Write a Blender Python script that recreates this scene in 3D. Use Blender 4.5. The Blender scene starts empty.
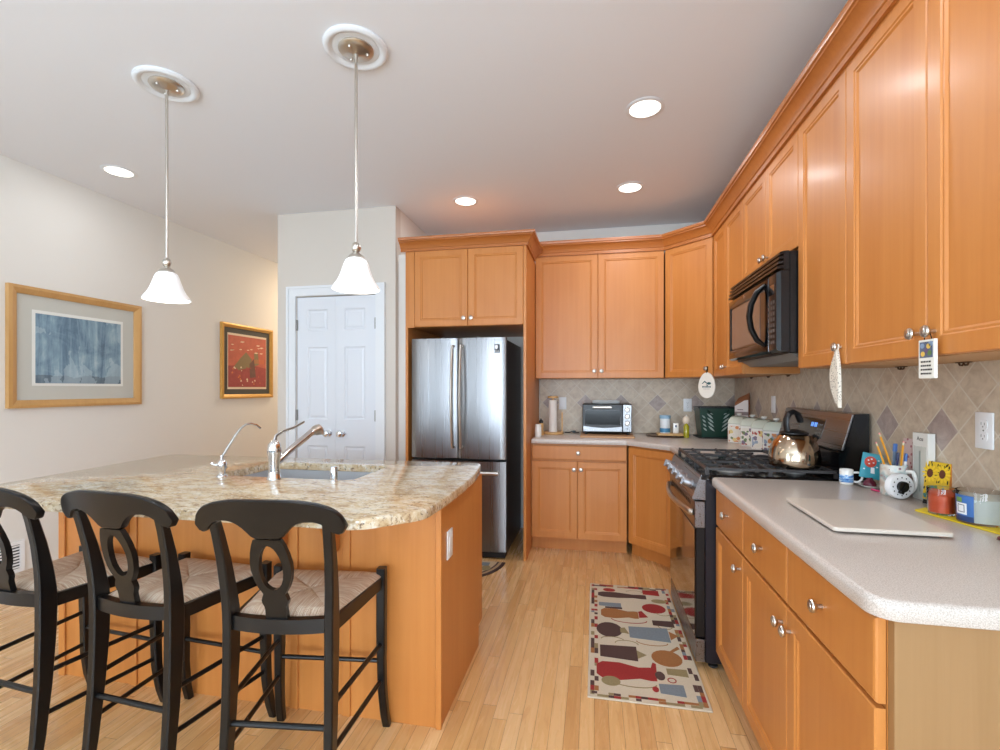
import bpy, bmesh, math, random
from mathutils import Vector, Matrix
from math import radians as R, pi, sin, cos

random.seed(7)
SC = bpy.context.scene
COL = SC.collection

# ------------------------------------------------------------------ camera, world, light, exposure
cam_d = bpy.data.cameras.new('camera')
cam = bpy.data.objects.new('camera', cam_d)
COL.objects.link(cam)
cam.location = (0, 0, 1.3246)
cam.rotation_euler = (R(90), 0, R(11.18))
cam_d.sensor_width = 36
cam_d.lens = 476.7 / 1000 * 36
cam_d.shift_y = 0.0133
cam_d.clip_start = 0.02
SC.camera = cam
SC.view_settings.view_transform = 'Standard'
SC.view_settings.look = 'None'
SC.view_settings.gamma = 1
SC.view_settings.use_curve_mapping = False
SC.view_settings.exposure = -1.12

world = bpy.data.worlds.new('daylight')
SC.world = world
world.use_nodes = True
world.node_tree.nodes['Background'].inputs[0].default_value = (0.80, 0.90, 1.0, 1)
world.node_tree.nodes['Background'].inputs[1].default_value = 1.5

DAY = (0.72, 0.86, 1.0)
WINDOW_W = 205        # watts of daylight per window
CAN_W = 13
PENDANT_W = 3

def area(name, loc, rot, sx, sy, power, color=(1, 1, 1), parent=None, shape='RECTANGLE', spread=None):
    d = bpy.data.lights.new(name, 'AREA')
    d.shape = shape
    d.size = sx
    d.size_y = sy
    d.energy = power
    d.color = color
    if spread: d.spread = spread
    o = bpy.data.objects.new(name, d)
    COL.objects.link(o)
    o.location = loc
    o.rotation_euler = rot
    if parent: o.parent = parent
    return o

REAR_Y = -4.2
# windows of the room behind the camera, narrow one shaped to streak the refrigerator: (x0, x1, z0, z1)
REAR_WINDOWS = [(-2.78, -2.52, 0.30, 2.35), (-1.75, -0.75, 0.75, 2.4), (-0.35, 0.85, 0.75, 2.4)]
for (x0, x1, z0, z1) in REAR_WINDOWS:
    area('daylight', ((x0 + x1) / 2, REAR_Y + 0.06, (z0 + z1) / 2), (R(102), 0, 0), x1 - x0, z1 - z0, WINDOW_W * (x1 - x0) * (z1 - z0) / 1.6, DAY)
LEFT_FILL_WINDOWS = [(-2.6, -0.9, 0.5, 2.3)]   # (y0, y1, z0, z1) on the left wall behind the camera, unseen, added for fill
for (y0, y1, z0, z1) in LEFT_FILL_WINDOWS:
    area('daylight', (-3.62, (y0 + y1) / 2, (z0 + z1) / 2), (R(102), 0, R(-90)), y1 - y0, z1 - z0, WINDOW_W * .5, DAY)
RIGHT_FILL_WINDOWS = [(-3.3, -1.3, 0.5, 2.35)]   # (y0, y1, z0, z1) on the right wall, unseen, added to light the left wall
for (y0, y1, z0, z1) in RIGHT_FILL_WINDOWS:
    area('daylight', (1.16, (y0 + y1) / 2, (z0 + z1) / 2), (R(100), 0, R(90)), y1 - y0, z1 - z0, WINDOW_W * 1.0, DAY)

# ------------------------------------------------------------------ materials
def new_mat(name):
    m = bpy.data.materials.new(name)
    m.use_nodes = True
    nt = m.node_tree
    b = nt.nodes['Principled BSDF']
    return m, nt, b

def srgb(r, g, b):
    f = lambda c: (c / 255 / 12.92) if c / 255 <= 0.04045 else ((c / 255 + 0.055) / 1.055) ** 2.4
    return (f(r), f(g), f(b), 1)

def plain(name, col, rough=0.5, metal=0.0, spec=0.5, coat=0.0, noise=0.0, nscale=8, emit=0, trans=0, bump=0, ior=None):
    m, nt, b = new_mat(name)
    c = srgb(*col)
    b.inputs['Base Color'].default_value = c
    b.inputs['Roughness'].default_value = rough
    b.inputs['Metallic'].default_value = metal
    b.inputs['Specular IOR Level'].default_value = spec
    b.inputs['Coat Weight'].default_value = coat
    b.inputs['Coat Roughness'].default_value = 0.12
    if trans:
        b.inputs['Transmission Weight'].default_value = trans
    if ior: b.inputs['IOR'].default_value = ior
    if emit:
        b.inputs['Emission Color'].default_value = c
        b.inputs['Emission Strength'].default_value = emit
    if noise or bump:
        tc = nt.nodes.new('ShaderNodeTexCoord')
        n = nt.nodes.new('ShaderNodeTexNoise')
        n.inputs['Scale'].default_value = nscale
        n.inputs['Detail'].default_value = 4
        nt.links.new(tc.outputs['Object'], n.inputs['Vector'])
        if noise:
            mx = nt.nodes.new('ShaderNodeMixRGB')
            mx.inputs[1].default_value = tuple(max(0, x * (1 - noise)) for x in c[:3]) + (1,)
            mx.inputs[2].default_value = tuple(min(1, x * (1 + noise)) for x in c[:3]) + (1,)
            nt.links.new(n.outputs['Fac'], mx.inputs[0])
            nt.links.new(mx.outputs[0], b.inputs['Base Color'])
        if bump:
            bp = nt.nodes.new('ShaderNodeBump')
            bp.inputs['Strength'].default_value = bump
            bp.inputs['Distance'].default_value = 0.002
            nt.links.new(n.outputs['Fac'], bp.inputs['Height'])
            nt.links.new(bp.outputs[0], b.inputs['Normal'])
    return m

class NG:
    """small node graph helper"""
    def __init__(s, name):
        s.m, s.nt, s.b = new_mat(name)
        s.tc = s.nt.nodes.new('ShaderNodeTexCoord')
    def link(s, a, b): s.nt.links.new(a, b)
    def mapping(s, scale=(1, 1, 1), loc=(0, 0, 0), rot=(0, 0, 0), src=None):
        n = s.nt.nodes.new('ShaderNodeMapping')
        n.inputs['Scale'].default_value = scale
        n.inputs['Location'].default_value = loc
        n.inputs['Rotation'].default_value = rot
        s.link(src or s.tc.outputs['Object'], n.inputs['Vector'])
        return n.outputs[0]
    def noise(s, vec, scale=5, detail=4, rough=0.55, dist=0):
        n = s.nt.nodes.new('ShaderNodeTexNoise')
        n.inputs['Scale'].default_value = scale
        n.inputs['Detail'].default_value = detail
        n.inputs['Roughness'].default_value = rough
        n.inputs['Distortion'].default_value = dist
        s.link(vec, n.inputs['Vector'])
        return n.outputs['Fac']
    def voro(s, vec, scale=5, out='Distance'):
        n = s.nt.nodes.new('ShaderNodeTexVoronoi')
        n.inputs['Scale'].default_value = scale
        s.link(vec, n.inputs['Vector'])
        return n.outputs[out]
    def ramp(s, fac, stops, interp='LINEAR'):
        n = s.nt.nodes.new('ShaderNodeValToRGB')
        n.color_ramp.interpolation = interp
        e = n.color_ramp.elements
        while len(e) < len(stops): e.new(0.5)
        for k, (p, c) in enumerate(stops):
            e[k].position = p
            e[k].color = c if len(c) == 4 else srgb(*c)
        s.link(fac, n.inputs[0])
        return n.outputs[0]
    def mix(s, fac, a, b, mode='MIX'):
        n = s.nt.nodes.new('ShaderNodeMixRGB')
        n.blend_type = mode
        for i, v in ((0, fac), (1, a), (2, b)):
            if isinstance(v, (int, float)): n.inputs[i].default_value = v
            elif isinstance(v, tuple): n.inputs[i].default_value = v
            else: s.link(v, n.inputs[i])
        return n.outputs[0]
    def math(s, op, a, b=0.0, c=None):
        n = s.nt.nodes.new('ShaderNodeMath')
        n.operation = op
        for i, v in ((0, a), (1, b), (2, c)):
            if v is None: continue
            if isinstance(v, (int, float)): n.inputs[i].default_value = v
            else: s.link(v, n.inputs[i])
        return n.outputs[0]
    def sep(s, vec=None):
        n = s.nt.nodes.new('ShaderNodeSeparateXYZ')
        s.link(vec or s.tc.outputs['Object'], n.inputs[0])
        return n.outputs
    def comb(s, x=0.0, y=0.0, z=0.0):
        n = s.nt.nodes.new('ShaderNodeCombineXYZ')
        for i, v in enumerate((x, y, z)):
            if isinstance(v, (int, float)): n.inputs[i].default_value = v
            else: s.link(v, n.inputs[i])
        return n.outputs[0]
    def bump(s, h, strength=0.2, dist=0.002):
        n = s.nt.nodes.new('ShaderNodeBump')
        n.inputs['Strength'].default_value = strength
        n.inputs['Distance'].default_value = dist
        s.link(h, n.inputs['Height'])
        s.link(n.outputs[0], s.b.inputs['Normal'])
    def done(s, color, rough=0.5, coat=0, metal=0, spec=0.5, coat_r=0.2):
        if isinstance(color, tuple): s.b.inputs['Base Color'].default_value = color
        else: s.link(color, s.b.inputs['Base Color'])
        if isinstance(rough, (int, float)): s.b.inputs['Roughness'].default_value = rough
        else: s.link(rough, s.b.inputs['Roughness'])
        s.b.inputs['Coat Weight'].default_value = coat
        s.b.inputs['Coat Roughness'].default_value = coat_r
        s.b.inputs['Metallic'].default_value = metal
        s.b.inputs['Specular IOR Level'].default_value = spec
        return s.m

def wood(name, c0, c1, rough=0.33, coat=0.35, horizontal=False, fine=40):
    g = NG(name)
    sc = (fine, fine, 1.3) if not horizontal else (1.3, fine, fine)
    v = g.mapping(sc)
    n1 = g.noise(v, 1.0, 5, 0.6, 0.4)
    n2 = g.noise(g.mapping((4, 4, 1.2) if not horizontal else (1.2, 4, 4)), 1.0, 3, 0.5, 0.6)
    f = g.math('ADD', g.math('MULTIPLY', n1, 0.5), g.math('MULTIPLY', n2, 0.5))
    col = g.ramp(f, [(0.32, c0), (0.68, c1)])
    return g.done(col, rough, coat)

M = {}
M['maple'] = wood('honey_maple', (193, 119, 53), (206, 135, 67), 0.43, 0.10)
M['maple_h'] = wood('honey_maple_crown', (170, 98, 42), (186, 114, 54), 0.36, 0.2, True)
M['maple_raw'] = wood('pale_maple', (150, 113, 70), (164, 126, 83), 0.5, 0.1)
M['cab_in'] = plain('cabinet_underside', (196, 150, 104), 0.6)
M['bamboo'] = wood('pale_bamboo', (206, 158, 96), (222, 178, 118), 0.45, 0.2)
M['oak_frame'] = wood('oak_frame', (190, 142, 82), (206, 160, 100), 0.4, 0.3)
M['gold_frame'] = plain('gold_frame', (210, 160, 84), 0.35, 0.3, noise=0.15, nscale=30)
M['wall'] = plain('cream_wall_paint', (230, 226, 219), 0.75, spec=0.25)
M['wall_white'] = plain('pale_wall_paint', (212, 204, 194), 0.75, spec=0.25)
M['ceiling'] = plain('ceiling_paint', (234, 236, 240), 0.85, spec=0.2)
M['trim'] = plain('white_gloss_trim', (228, 231, 234), 0.4)
M['door'] = plain('white_door_paint', (222, 226, 232), 0.4)
M['nickel'] = plain('satin_nickel', (205, 200, 192), 0.28, 1.0)
M['chrome'] = plain('chrome', (226, 226, 228), 0.08, 1.0)
M['knob_steel'] = plain('knob_steel', (150, 150, 154), 0.40, 0.9)
M['steel'] = None
M['black'] = plain('black_paint', (14, 14, 15), 0.30, spec=.40)
M['black_gloss'] = plain('gloss_black', (12, 12, 14), 0.12)
M['black_matte'] = plain('matte_black_iron', (30, 30, 32), 0.5)
M['iron'] = plain('grey_cast_iron', (58, 56, 56), 0.45)
M['navy_black'] = plain('dark_enamel', (20, 22, 32), 0.3)
M['black_plastic'] = plain('black_plastic', (20, 20, 22), 0.35)
M['white'] = plain('white_plastic', (240, 240, 240), 0.35)
M['ceramic'] = plain('white_ceramic', (238, 235, 228), 0.2, coat=0.4)
M['grey'] = plain('grey_metal', (140, 138, 134), 0.45, 0.3)
M['glass_dark'] = plain('dark_oven_glass', (26, 20, 18), 0.06, spec=0.9, coat=0.6)

def stainless(name, axis):
    g = NG(name)
    sc = {'x': (1.0, 160, 160), 'z': (160, 160, 1.0), 'y': (160, 1.0, 160)}[axis]
    n = g.noise(g.mapping(sc), 1.0, 3, 0.6)
    r = g.math('MULTIPLY_ADD', n, 0.14, 0.22)
    col = g.ramp(n, [(0.3, (134, 134, 136)), (0.7, (141, 141, 143))])
    g.bump(n, 0.015, 0.0004)
    return g.done(col, r, 0, 1.0)
M['steel'] = stainless('brushed_steel_upright', 'z')
M['steel_h'] = stainless('brushed_steel_level', 'x')

# floor: 57 mm strips running away from the camera
def floor_mat():
    g = NG('maple_strip_floor')
    s = g.sep()
    W = 0.057
    row = g.math('FLOOR', g.math('DIVIDE', s[0], W))
    wn = g.nt.nodes.new('ShaderNodeTexWhiteNoise'); wn.noise_dimensions = '1D'
    g.link(row, wn.inputs['W'])
    y = g.math('ADD', s[1], g.math('MULTIPLY', wn.outputs['Value'], 7.3))
    L = 0.95
    seg = g.math('FLOOR', g.math('DIVIDE', y, L))
    wn2 = g.nt.nodes.new('ShaderNodeTexWhiteNoise'); wn2.noise_dimensions = '2D'
    g.link(g.comb(row, seg), wn2.inputs['Vector'])
    tone = wn2.outputs['Value']
    fx = g.math('ABSOLUTE', g.math('SUBTRACT', g.math('FRACT', g.math('DIVIDE', s[0], W)), 0.5))
    fy = g.math('ABSOLUTE', g.math('SUBTRACT', g.math('FRACT', g.math('DIVIDE', y, L)), 0.5))
    gap = g.math('MAXIMUM', g.math('GREATER_THAN', fx, 0.482), g.math('GREATER_THAN', fy, 0.4985))
    gv = g.comb(g.math('MULTIPLY', s[0], 34), g.math('MULTIPLY', y, 2.2), g.math('MULTIPLY', tone, 30))
    gr = g.noise(gv, 1.0, 5, 0.6, 0.7)
    base = g.ramp(tone, [(0.0, (206, 152, 92)), (0.35, (219, 169, 107)), (0.7, (227, 179, 120)), (1.0, (234, 191, 136))])
    base = g.mix(g.math('MULTIPLY', g.math('LESS_THAN', gr, 0.42), 0.35), base, srgb(190, 132, 78))
    base = g.mix(g.math('MULTIPLY', gr, 0.25), base, srgb(236, 200, 152))
    col = g.mix(g.math('MULTIPLY', gap, 0.65), base, srgb(120, 76, 38))
    g.bump(g.math('SUBTRACT', 1.0, gap), 0.15, 0.001)
    return g.done(col, g.math('MULTIPLY_ADD', gr, 0.10, 0.22), 0.25, coat_r=0.12)
M['floor'] = floor_mat()

def granite_mat():
    g = NG('cream_granite')
    v = g.mapping((8, 15, 12), rot=(0, 0, 0.10))
    n = g.noise(v, 1.0, 8, 0.74, 0.4)
    base = g.ramp(n, [(0.32, (150, 116, 80)), (0.42, (190, 162, 124)), (0.51, (209, 190, 158)), (0.60, (221, 210, 188)), (0.72, (206, 198, 184))])
    v2 = g.mapping((26, 62, 44), rot=(0, 0, 0.10))
    n2 = g.noise(v2, 1.0, 4, 0.6, 0.3)
    dark = g.ramp(n2, [(0.57, (0, 0, 0, 1)), (0.64, (1, 1, 1, 1))])
    col = g.mix(g.mix(1.0, dark, (0.75, 0.75, 0.75, 1), 'MULTIPLY'), base, srgb(136, 104, 76))
    v3 = g.mapping((1, 1.6, 1))
    n3 = g.noise(v3, 62, 4, 0.65)
    fl = g.ramp(n3, [(0.60, (0, 0, 0, 1)), (0.65, (1, 1, 1, 1))])
    col = g.mix(g.mix(1.0, fl, (0.85, 0.85, 0.85, 1), 'MULTIPLY'), col, srgb(84, 70, 56))
    n4 = g.noise(v3, 46, 3, 0.6)
    wh = g.ramp(n4, [(0.58, (0, 0, 0, 1)), (0.64, (1, 1, 1, 1))])
    col = g.mix(g.mix(1.0, wh, (0.55, 0.55, 0.55, 1), 'MULTIPLY'), col, srgb(238, 236, 228))
    return g.done(col, 0.12, 0.25, coat_r=0.05)
M['granite'] = granite_mat()

def solid_surface():
    g = NG('speckled_solid_surface')
    v = g.mapping((1, 1, 1))
    n = g.noise(v, 420, 2, 0.5)
    col = g.ramp(n, [(0.36, (180, 168, 157)), (0.5, (206, 195, 186)), (0.66, (218, 209, 201))])
    return g.done(col, 0.28, 0.15)
M['counter'] = solid_surface()

def tile_mat(name, axis, x0, z0):
    g = NG(name)
    s = g.sep()
    dx = g.math('SUBTRACT', s[axis], x0)
    dz = g.math('SUBTRACT', s[2], z0)
    D = 0.16
    u = g.math('ADD', g.math('DIVIDE', g.math('ADD', dx, dz), D), 0.5)
    w = g.math('ADD', g.math('DIVIDE', g.math('SUBTRACT', dx, dz), D), 0.5)
    i, j = g.math('FLOOR', u), g.math('FLOOR', w)
    fu = g.math('ABSOLUTE', g.math('SUBTRACT', g.math('FRACT', u), 0.5))
    fw = g.math('ABSOLUTE', g.math('SUBTRACT', g.math('FRACT', w), 0.5))
    edge = g.math('MAXIMUM', fu, fw)
    grout = g.ramp(edge, [(0.470, (0, 0, 0, 1)), (0.485, (1, 1, 1, 1))])
    diag = g.math('LESS_THAN', g.math('ABSOLUTE', g.math('SUBTRACT', i, j)), 0.5)
    even = g.math('LESS_THAN', g.math('FRACT', g.math('MULTIPLY', g.math('ADD', i, 0.25), 0.5)), 0.4)
    acc = g.math('MULTIPLY', diag, even)
    wn = g.nt.nodes.new('ShaderNodeTexWhiteNoise'); wn.noise_dimensions = '2D'
    g.link(g.comb(i, j), wn.inputs['Vector'])
    tone = g.ramp(wn.outputs['Value'], [(0, (198, 176, 150)), (0.5, (205, 184, 158)), (1, (211, 191, 165))])
    n = g.noise(g.mapping((1, 1, 1)), 22, 6, 0.65, 0.5)
    tone = g.mix(0.55, tone, g.ramp(n, [(0.3, (170, 148, 126)), (0.6, (216, 200, 178))]))
    acol = g.ramp(n, [(0.35, (160, 142, 134)), (0.65, (188, 170, 160))])
    col = g.mix(acc, tone, acol)
    col = g.mix(grout, col, srgb(214, 202, 184))
    g.bump(g.math('SUBTRACT', 1.0, grout), 0.25, 0.0015)
    return g.done(col, 0.42, 0.05)
M['tile_back'] = tile_mat('diagonal_stone_tile_back', 0, 0.24, 1.19)
M['tile_right'] = tile_mat('diagonal_stone_tile_right', 1, 1.956, 1.178)

def rush_mat(name, axis):
    g = NG(name)
    s = g.sep()
    a = s[axis]
    n = g.noise(g.mapping((260, 14, 14) if axis == 0 else (14, 260, 14)), 1.0, 3, 0.6)
    st = g.math('ABSOLUTE', g.math('SINE', g.math('MULTIPLY', a, 520)))
    col = g.ramp(n, [(0.30, (192, 154, 124)), (0.48, (224, 196, 168)), (0.68, (244, 232, 214))])
    col = g.mix(g.math('MULTIPLY', g.math('SUBTRACT', 1.0, st), 0.40), col, srgb(140, 104, 78))
    g.bump(st, 0.5, 0.003)
    return g.done(col, 0.65)
M['rush_x'] = rush_mat('woven_rush_across', 0)
M['rush_y'] = rush_mat('woven_rush_along', 1)

# ------------------------------------------------------------------ mesh builder
class MB:
    def __init__(s):
        s.bm = bmesh.new()
        s.mats = []
        s.cur = 0
    def mat(s, m):
        if m not in s.mats: s.mats.append(m)
        s.cur = s.mats.index(m)
        return s
    def _new(s, faces):
        for f in faces: f.material_index = s.cur
    def box(s, x0, x1, y0, y1, z0, z1, bev=0.0, seg=2):
        x0, x1 = min(x0, x1), max(x0, x1)
        y0, y1 = min(y0, y1), max(y0, y1)
        z0, z1 = min(z0, z1), max(z0, z1)
        v = [s.bm.verts.new(p) for p in ((x0, y0, z0), (x1, y0, z0), (x1, y1, z0), (x0, y1, z0), (x0, y0, z1), (x1, y0, z1), (x1, y1, z1), (x0, y1, z1))]
        fs = [s.bm.faces.new([v[i] for i in q]) for q in ((0, 3, 2, 1), (4, 5, 6, 7), (0, 1, 5, 4), (1, 2, 6, 5), (2, 3, 7, 6), (3, 0, 4, 7))]
        s._new(fs)
        if bev > 0:
            es = list({e for f in fs for e in f.edges})
            r = bmesh.ops.bevel(s.bm, geom=es, offset=bev, segments=seg, profile=0.5, affect='EDGES')
            s._new(r['faces'])
        return s
    def rings(s, rings, cap0=True, cap1=True, closed=True):
        """loft through rings of equal point count"""
        vr = [[s.bm.verts.new(p) for p in r] for r in rings]
        n = len(vr[0])
        fs = []
        for a, b in zip(vr, vr[1:]):
            for k in range(n if closed else n - 1):
                q = (a[k], a[(k + 1) % n], b[(k + 1) % n], b[k])
                try: fs.append(s.bm.faces.new(q))
                except ValueError: pass
        if cap0 and n > 2: fs.append(s.bm.faces.new(vr[0][::-1]))
        if cap1 and n > 2: fs.append(s.bm.faces.new(vr[-1]))
        s._new(fs)
        return s
    def lathe(s, prof, c=(0, 0, 0), axis='z', n=24, cap0=True, cap1=True):
        rs = []
        for r, h in prof:
            r = max(r, 1e-4)
            ring = []
            for k in range(n):
                a = 2 * pi * k / n
                p = (r * cos(a), r * sin(a), h)
                if axis == 'y': p = (r * cos(a), h, r * sin(a))
                elif axis == '-y': p = (r * cos(a), -h, -r * sin(a))
                elif axis == 'x': p = (h, r * cos(a), r * sin(a))
                ring.append((p[0] + c[0], p[1] + c[1], p[2] + c[2]))
            rs.append(ring)
        return s.rings(rs, cap0, cap1)
    def tube(s, pts, r, n=10, caps=True, flat=None):
        """round tube along points; r number or list; flat=(a,b) scales the two section axes"""
        pts = [Vector(p) for p in pts]
        rs = r if isinstance(r, (list, tuple)) else [r] * len(pts)
        t0 = (pts[1] - pts[0]).normalized()
        up = Vector((0, 0, 1)) if abs(t0.z) < 0.9 else Vector((1, 0, 0))
        nrm = t0.cross(up).normalized()
        rings = []
        for k, p in enumerate(pts):
            if k == 0: t = t0
            elif k == len(pts) - 1: t = (pts[k] - pts[k - 1]).normalized()
            else: t = ((pts[k + 1] - pts[k]).normalized() + (pts[k] - pts[k - 1]).normalized()).normalized()
            nrm = (nrm - t * nrm.dot(t)).normalized()
            bn = t.cross(nrm)
            fa, fb = flat or (1, 1)
            rings.append([p + (nrm * cos(2 * pi * q / n) * fa + bn * sin(2 * pi * q / n) * fb) * rs[k] for q in range(n)])
        return s.rings(rings, caps, caps)
    def prism(s, outline, a0, a1, plane='xz', bev=0.0, holes=()):
        """extrude a 2D outline (with holes) between a0 and a1 along the third axis"""
        def P(p, a):
            if plane == 'xz': return (p[0], a, p[1])
            if plane == 'xy': return (p[0], p[1], a)
            return (a, p[0], p[1])
        loops = [outline] + list(holes)
        lv = []
        for lp in loops:
            lv.append(([s.bm.verts.new(P(p, a0)) for p in lp], [s.bm.verts.new(P(p, a1)) for p in lp]))
        fs = []
        for A, B in lv:
            n = len(A)
            for k in range(n):
                fs.append(s.bm.faces.new((A[k], A[(k + 1) % n], B[(k + 1) % n], B[k])))
        for side in (0, 1):
            if not holes:
                fs.append(s.bm.faces.new(lv[0][side]))
            else:
                es = []
                for L in lv:
                    vs = L[side]
                    for k in range(len(vs)):
                        e = s.bm.edges.get((vs[k], vs[(k + 1) % len(vs)]))
                        es.append(e)
                r = bmesh.ops.triangle_fill(s.bm, edges=es, use_beauty=True)
                fs += [f for f in r['geom'] if isinstance(f, bmesh.types.BMFace)]
        s._new(fs)
        if bev:
            ends = set(v for A, B in lv for v in A + B)
            es = [e for e in s.bm.edges if e.verts[0] in ends and e.verts[1] in ends and len(e.link_faces) == 2
                  and abs(e.calc_face_angle(0)) > 0.5 and any(e.verts[0] in g and e.verts[1] in g for A, B in lv for g in (set(A), set(B)))]
            r = bmesh.ops.bevel(s.bm, geom=es, offset=bev, segments=2, profile=0.5, affect='EDGES')
            s._new(r['faces'])
        return s
    def slab(s, outline, prof):
        """outline (ccw, xy) swept through prof = [(inset, z), ...]"""
        n = len(outline)
        rs = []
        for ins, z in prof:
            ring = []
            for k in range(n):
                p0, p1, p2 = Vector(outline[k - 1]), Vector(outline[k]), Vector(outline[(k + 1) % n])
                d0, d1 = (p1 - p0).normalized(), (p2 - p1).normalized()
                n0, n1 = Vector((-d0.y, d0.x)), Vector((-d1.y, d1.x))
                m = (n0 + n1).normalized()
                m = m / max(0.3, m.dot(n0))
                q = p1 + m * ins
                ring.append((q.x, q.y, z))
            rs.append(ring)
        return s.rings(rs)
    def sweep(s, path, prof):
        """sweep profile [(out, z)] along an open xy path with mitres; out is to the right of travel"""
        n = len(path)
        rings = []
        for k in range(n):
            p = Vector(path[k])
            ds = []
            if k > 0: ds.append((p - Vector(path[k - 1])).normalized())
            if k < n - 1: ds.append((Vector(path[k + 1]) - p).normalized())
            ns = [Vector((d.y, -d.x)) for d in ds]
            m = sum(ns, Vector((0, 0))).normalized()
            m = m / m.dot(ns[0])
            rings.append([(p.x + m.x * o, p.y + m.y * o, z) for o, z in prof])
        return s.rings(rings)
    def sphere(s, c, r, n=16, sc=(1, 1, 1)):
        m = n // 2
        prof = [(sin(pi * k / m) * r, -cos(pi * k / m) * r) for k in range(m + 1)]
        rs = []
        for rr, h in prof:
            rr = max(rr, 1e-4)
            rs.append([(c[0] + rr * cos(2 * pi * k / n) * sc[0], c[1] + rr * sin(2 * pi * k / n) * sc[1], c[2] + h * sc[2]) for k in range(n)])
        return s.rings(rs)
    def face(s, pts):
        f = s.bm.faces.new([s.bm.verts.new(p) for p in pts])
        s._new([f])
        return s
    def xf(s, m):
        bmesh.ops.transform(s.bm, matrix=m, verts=s.bm.verts)
        return s
    def world(s, root):
        """points were given in world space; bring them into the thing's own space"""
        return s.xf(base_matrix(root).inverted())
    def build(s, name, m=None, parent=None, smooth=35, recalc=True):
        if m is not None and not s.mats: s.mats = [m]
        if recalc: bmesh.ops.recalc_face_normals(s.bm, faces=s.bm.faces)
        me = bpy.data.meshes.new(name)
        s.bm.to_mesh(me)
        s.bm.free()
        for k in s.mats: me.materials.append(k)
        if smooth:
            me.shade_smooth()
            me.set_sharp_from_angle(angle=R(smooth))
        o = bpy.data.objects.new(name, me)
        COL.objects.link(o)
        if parent: o.parent = parent
        return o

def base_matrix(root):
    return Matrix.Translation(root.location) @ root.rotation_euler.to_matrix().to_4x4()

def tag(o, label, cat, group=None):
    o['label'] = label
    o['category'] = cat
    if group: o['group'] = group
    return o

def thing(name, label, cat, loc=(0, 0, 0), rz=0.0, group=None, rx=0.0, ry=0.0):
    o = bpy.data.objects.new(name, None)
    o.empty_display_size = 0.05
    COL.objects.link(o)
    o.location = loc
    o.rotation_euler = (rx, ry, rz)
    return tag(o, label, cat, group)

def struct(name, mb, m=None, parent=None, smooth=35):
    o = mb.build(name, m, parent, smooth)
    if not parent: o['kind'] = 'structure'
    return o

def copy_tree(o, parent=None):
    c = o.copy()
    COL.objects.link(c)
    if parent: c.parent = parent
    for ch in list(o.children): copy_tree(ch, c)
    return c

def rounded(pts, radii, seg=8):
    """round the corners of a ccw polygon"""
    out = []
    n = len(pts)
    for k in range(n):
        r = radii[k] if isinstance(radii, (list, tuple)) else radii
        p0, p1, p2 = Vector(pts[k - 1]), Vector(pts[k]), Vector(pts[(k + 1) % n])
        if r <= 0:
            out.append(tuple(p1)); continue
        d0, d1 = (p0 - p1).normalized(), (p2 - p1).normalized()
        ang = d0.angle(d1)
        t = r / math.tan(ang / 2)
        a, b = p1 + d0 * t, p1 + d1 * t
        cdir = (d0 + d1).normalized()
        c = p1 + cdir * (r / sin(ang / 2))
        a0 = math.atan2(a.y - c.y, a.x - c.x); a1 = math.atan2(b.y - c.y, b.x - c.x)
        da = (a1 - a0 + pi) % (2 * pi) - pi
        for q in range(seg + 1):
            th = a0 + da * q / seg
            out.append((c.x + r * cos(th), c.y + r * sin(th)))
    return out

def ellipse(cx, cy, a, b, n=24, rot=0):
    return [(cx + a * cos(2 * pi * k / n) * cos(rot) - b * sin(2 * pi * k / n) * sin(rot),
             cy + a * cos(2 * pi * k / n) * sin(rot) + b * sin(2 * pi * k / n) * cos(rot)) for k in range(n)]

def text_mesh(name, body, size, m, parent, loc, rot, extrude=0.0003, align='CENTER'):
    c = bpy.data.curves.new(name, 'FONT')
    c.body = body; c.size = size; c.extrude = extrude
    c.align_x = align; c.align_y = 'CENTER'; c.resolution_u = 2
    t = bpy.data.objects.new(name, c)
    COL.objects.link(t)
    dg = bpy.context.evaluated_depsgraph_get()
    me = bpy.data.meshes.new_from_object(t.evaluated_get(dg))
    bpy.data.objects.remove(t)
    bpy.data.curves.remove(c)
    me.materials.clear(); me.materials.append(m)
    o = bpy.data.objects.new(name, me)
    COL.objects.link(o)
    o.parent = parent
    o.location = loc
    o.rotation_euler = rot
    return o

# ------------------------------------------------------------------ the room
XL, XR, YB, ZC = -3.67, 1.215, 4.50, 2.80
HALL_Y = 6.6
PX0, PX1, PY = -2.645, -1.575, 3.616     # pantry block: left side, right side, front
t = 0.1
struct('floor', MB().box(XL - t, XR + t, REAR_Y - t, HALL_Y + t, -0.08, 0), M['floor'])
struct('floor_bounce_carpet', MB().box(XL + .02, XR - .02, REAR_Y + .02, -0.6, 0.0005, 0.012), plain('pale_bounce_carpet', (214, 212, 206), .95, spec=.1))  # unseen pale carpet, added to bounce neutral light up to the ceiling
struct('ceiling', MB().box(XL - t, XR + t, REAR_Y - t, HALL_Y + t, ZC, ZC + 0.08), M['ceiling'])
mb = MB()   # left wall with an opening for the added fill window behind the camera
y0, y1, z0, z1 = LEFT_FILL_WINDOWS[0]
mb.prism([(REAR_Y, 0), (HALL_Y, 0), (HALL_Y, ZC), (REAR_Y, ZC)], XL - t, XL, 'yz', holes=[[(y0, z0), (y1, z0), (y1, z1), (y0, z1)]])
struct('wall_left', mb, M['wall'], smooth=0)
mb = MB()   # right wall, opening behind the camera is for the added fill window
ry0, ry1, rz0, rz1 = RIGHT_FILL_WINDOWS[0]
mb.prism([(REAR_Y, 0), (YB + t, 0), (YB + t, ZC), (REAR_Y, ZC)], XR, XR + t, 'yz', holes=[[(ry0, rz0), (ry1, rz0), (ry1, rz1), (ry0, rz1)]])
struct('wall_right', mb, M['wall'], smooth=0)
struct('wall_back', MB().box(PX1 - 0.1, XR, YB, YB + t, 0, ZC), M['wall'])
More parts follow.
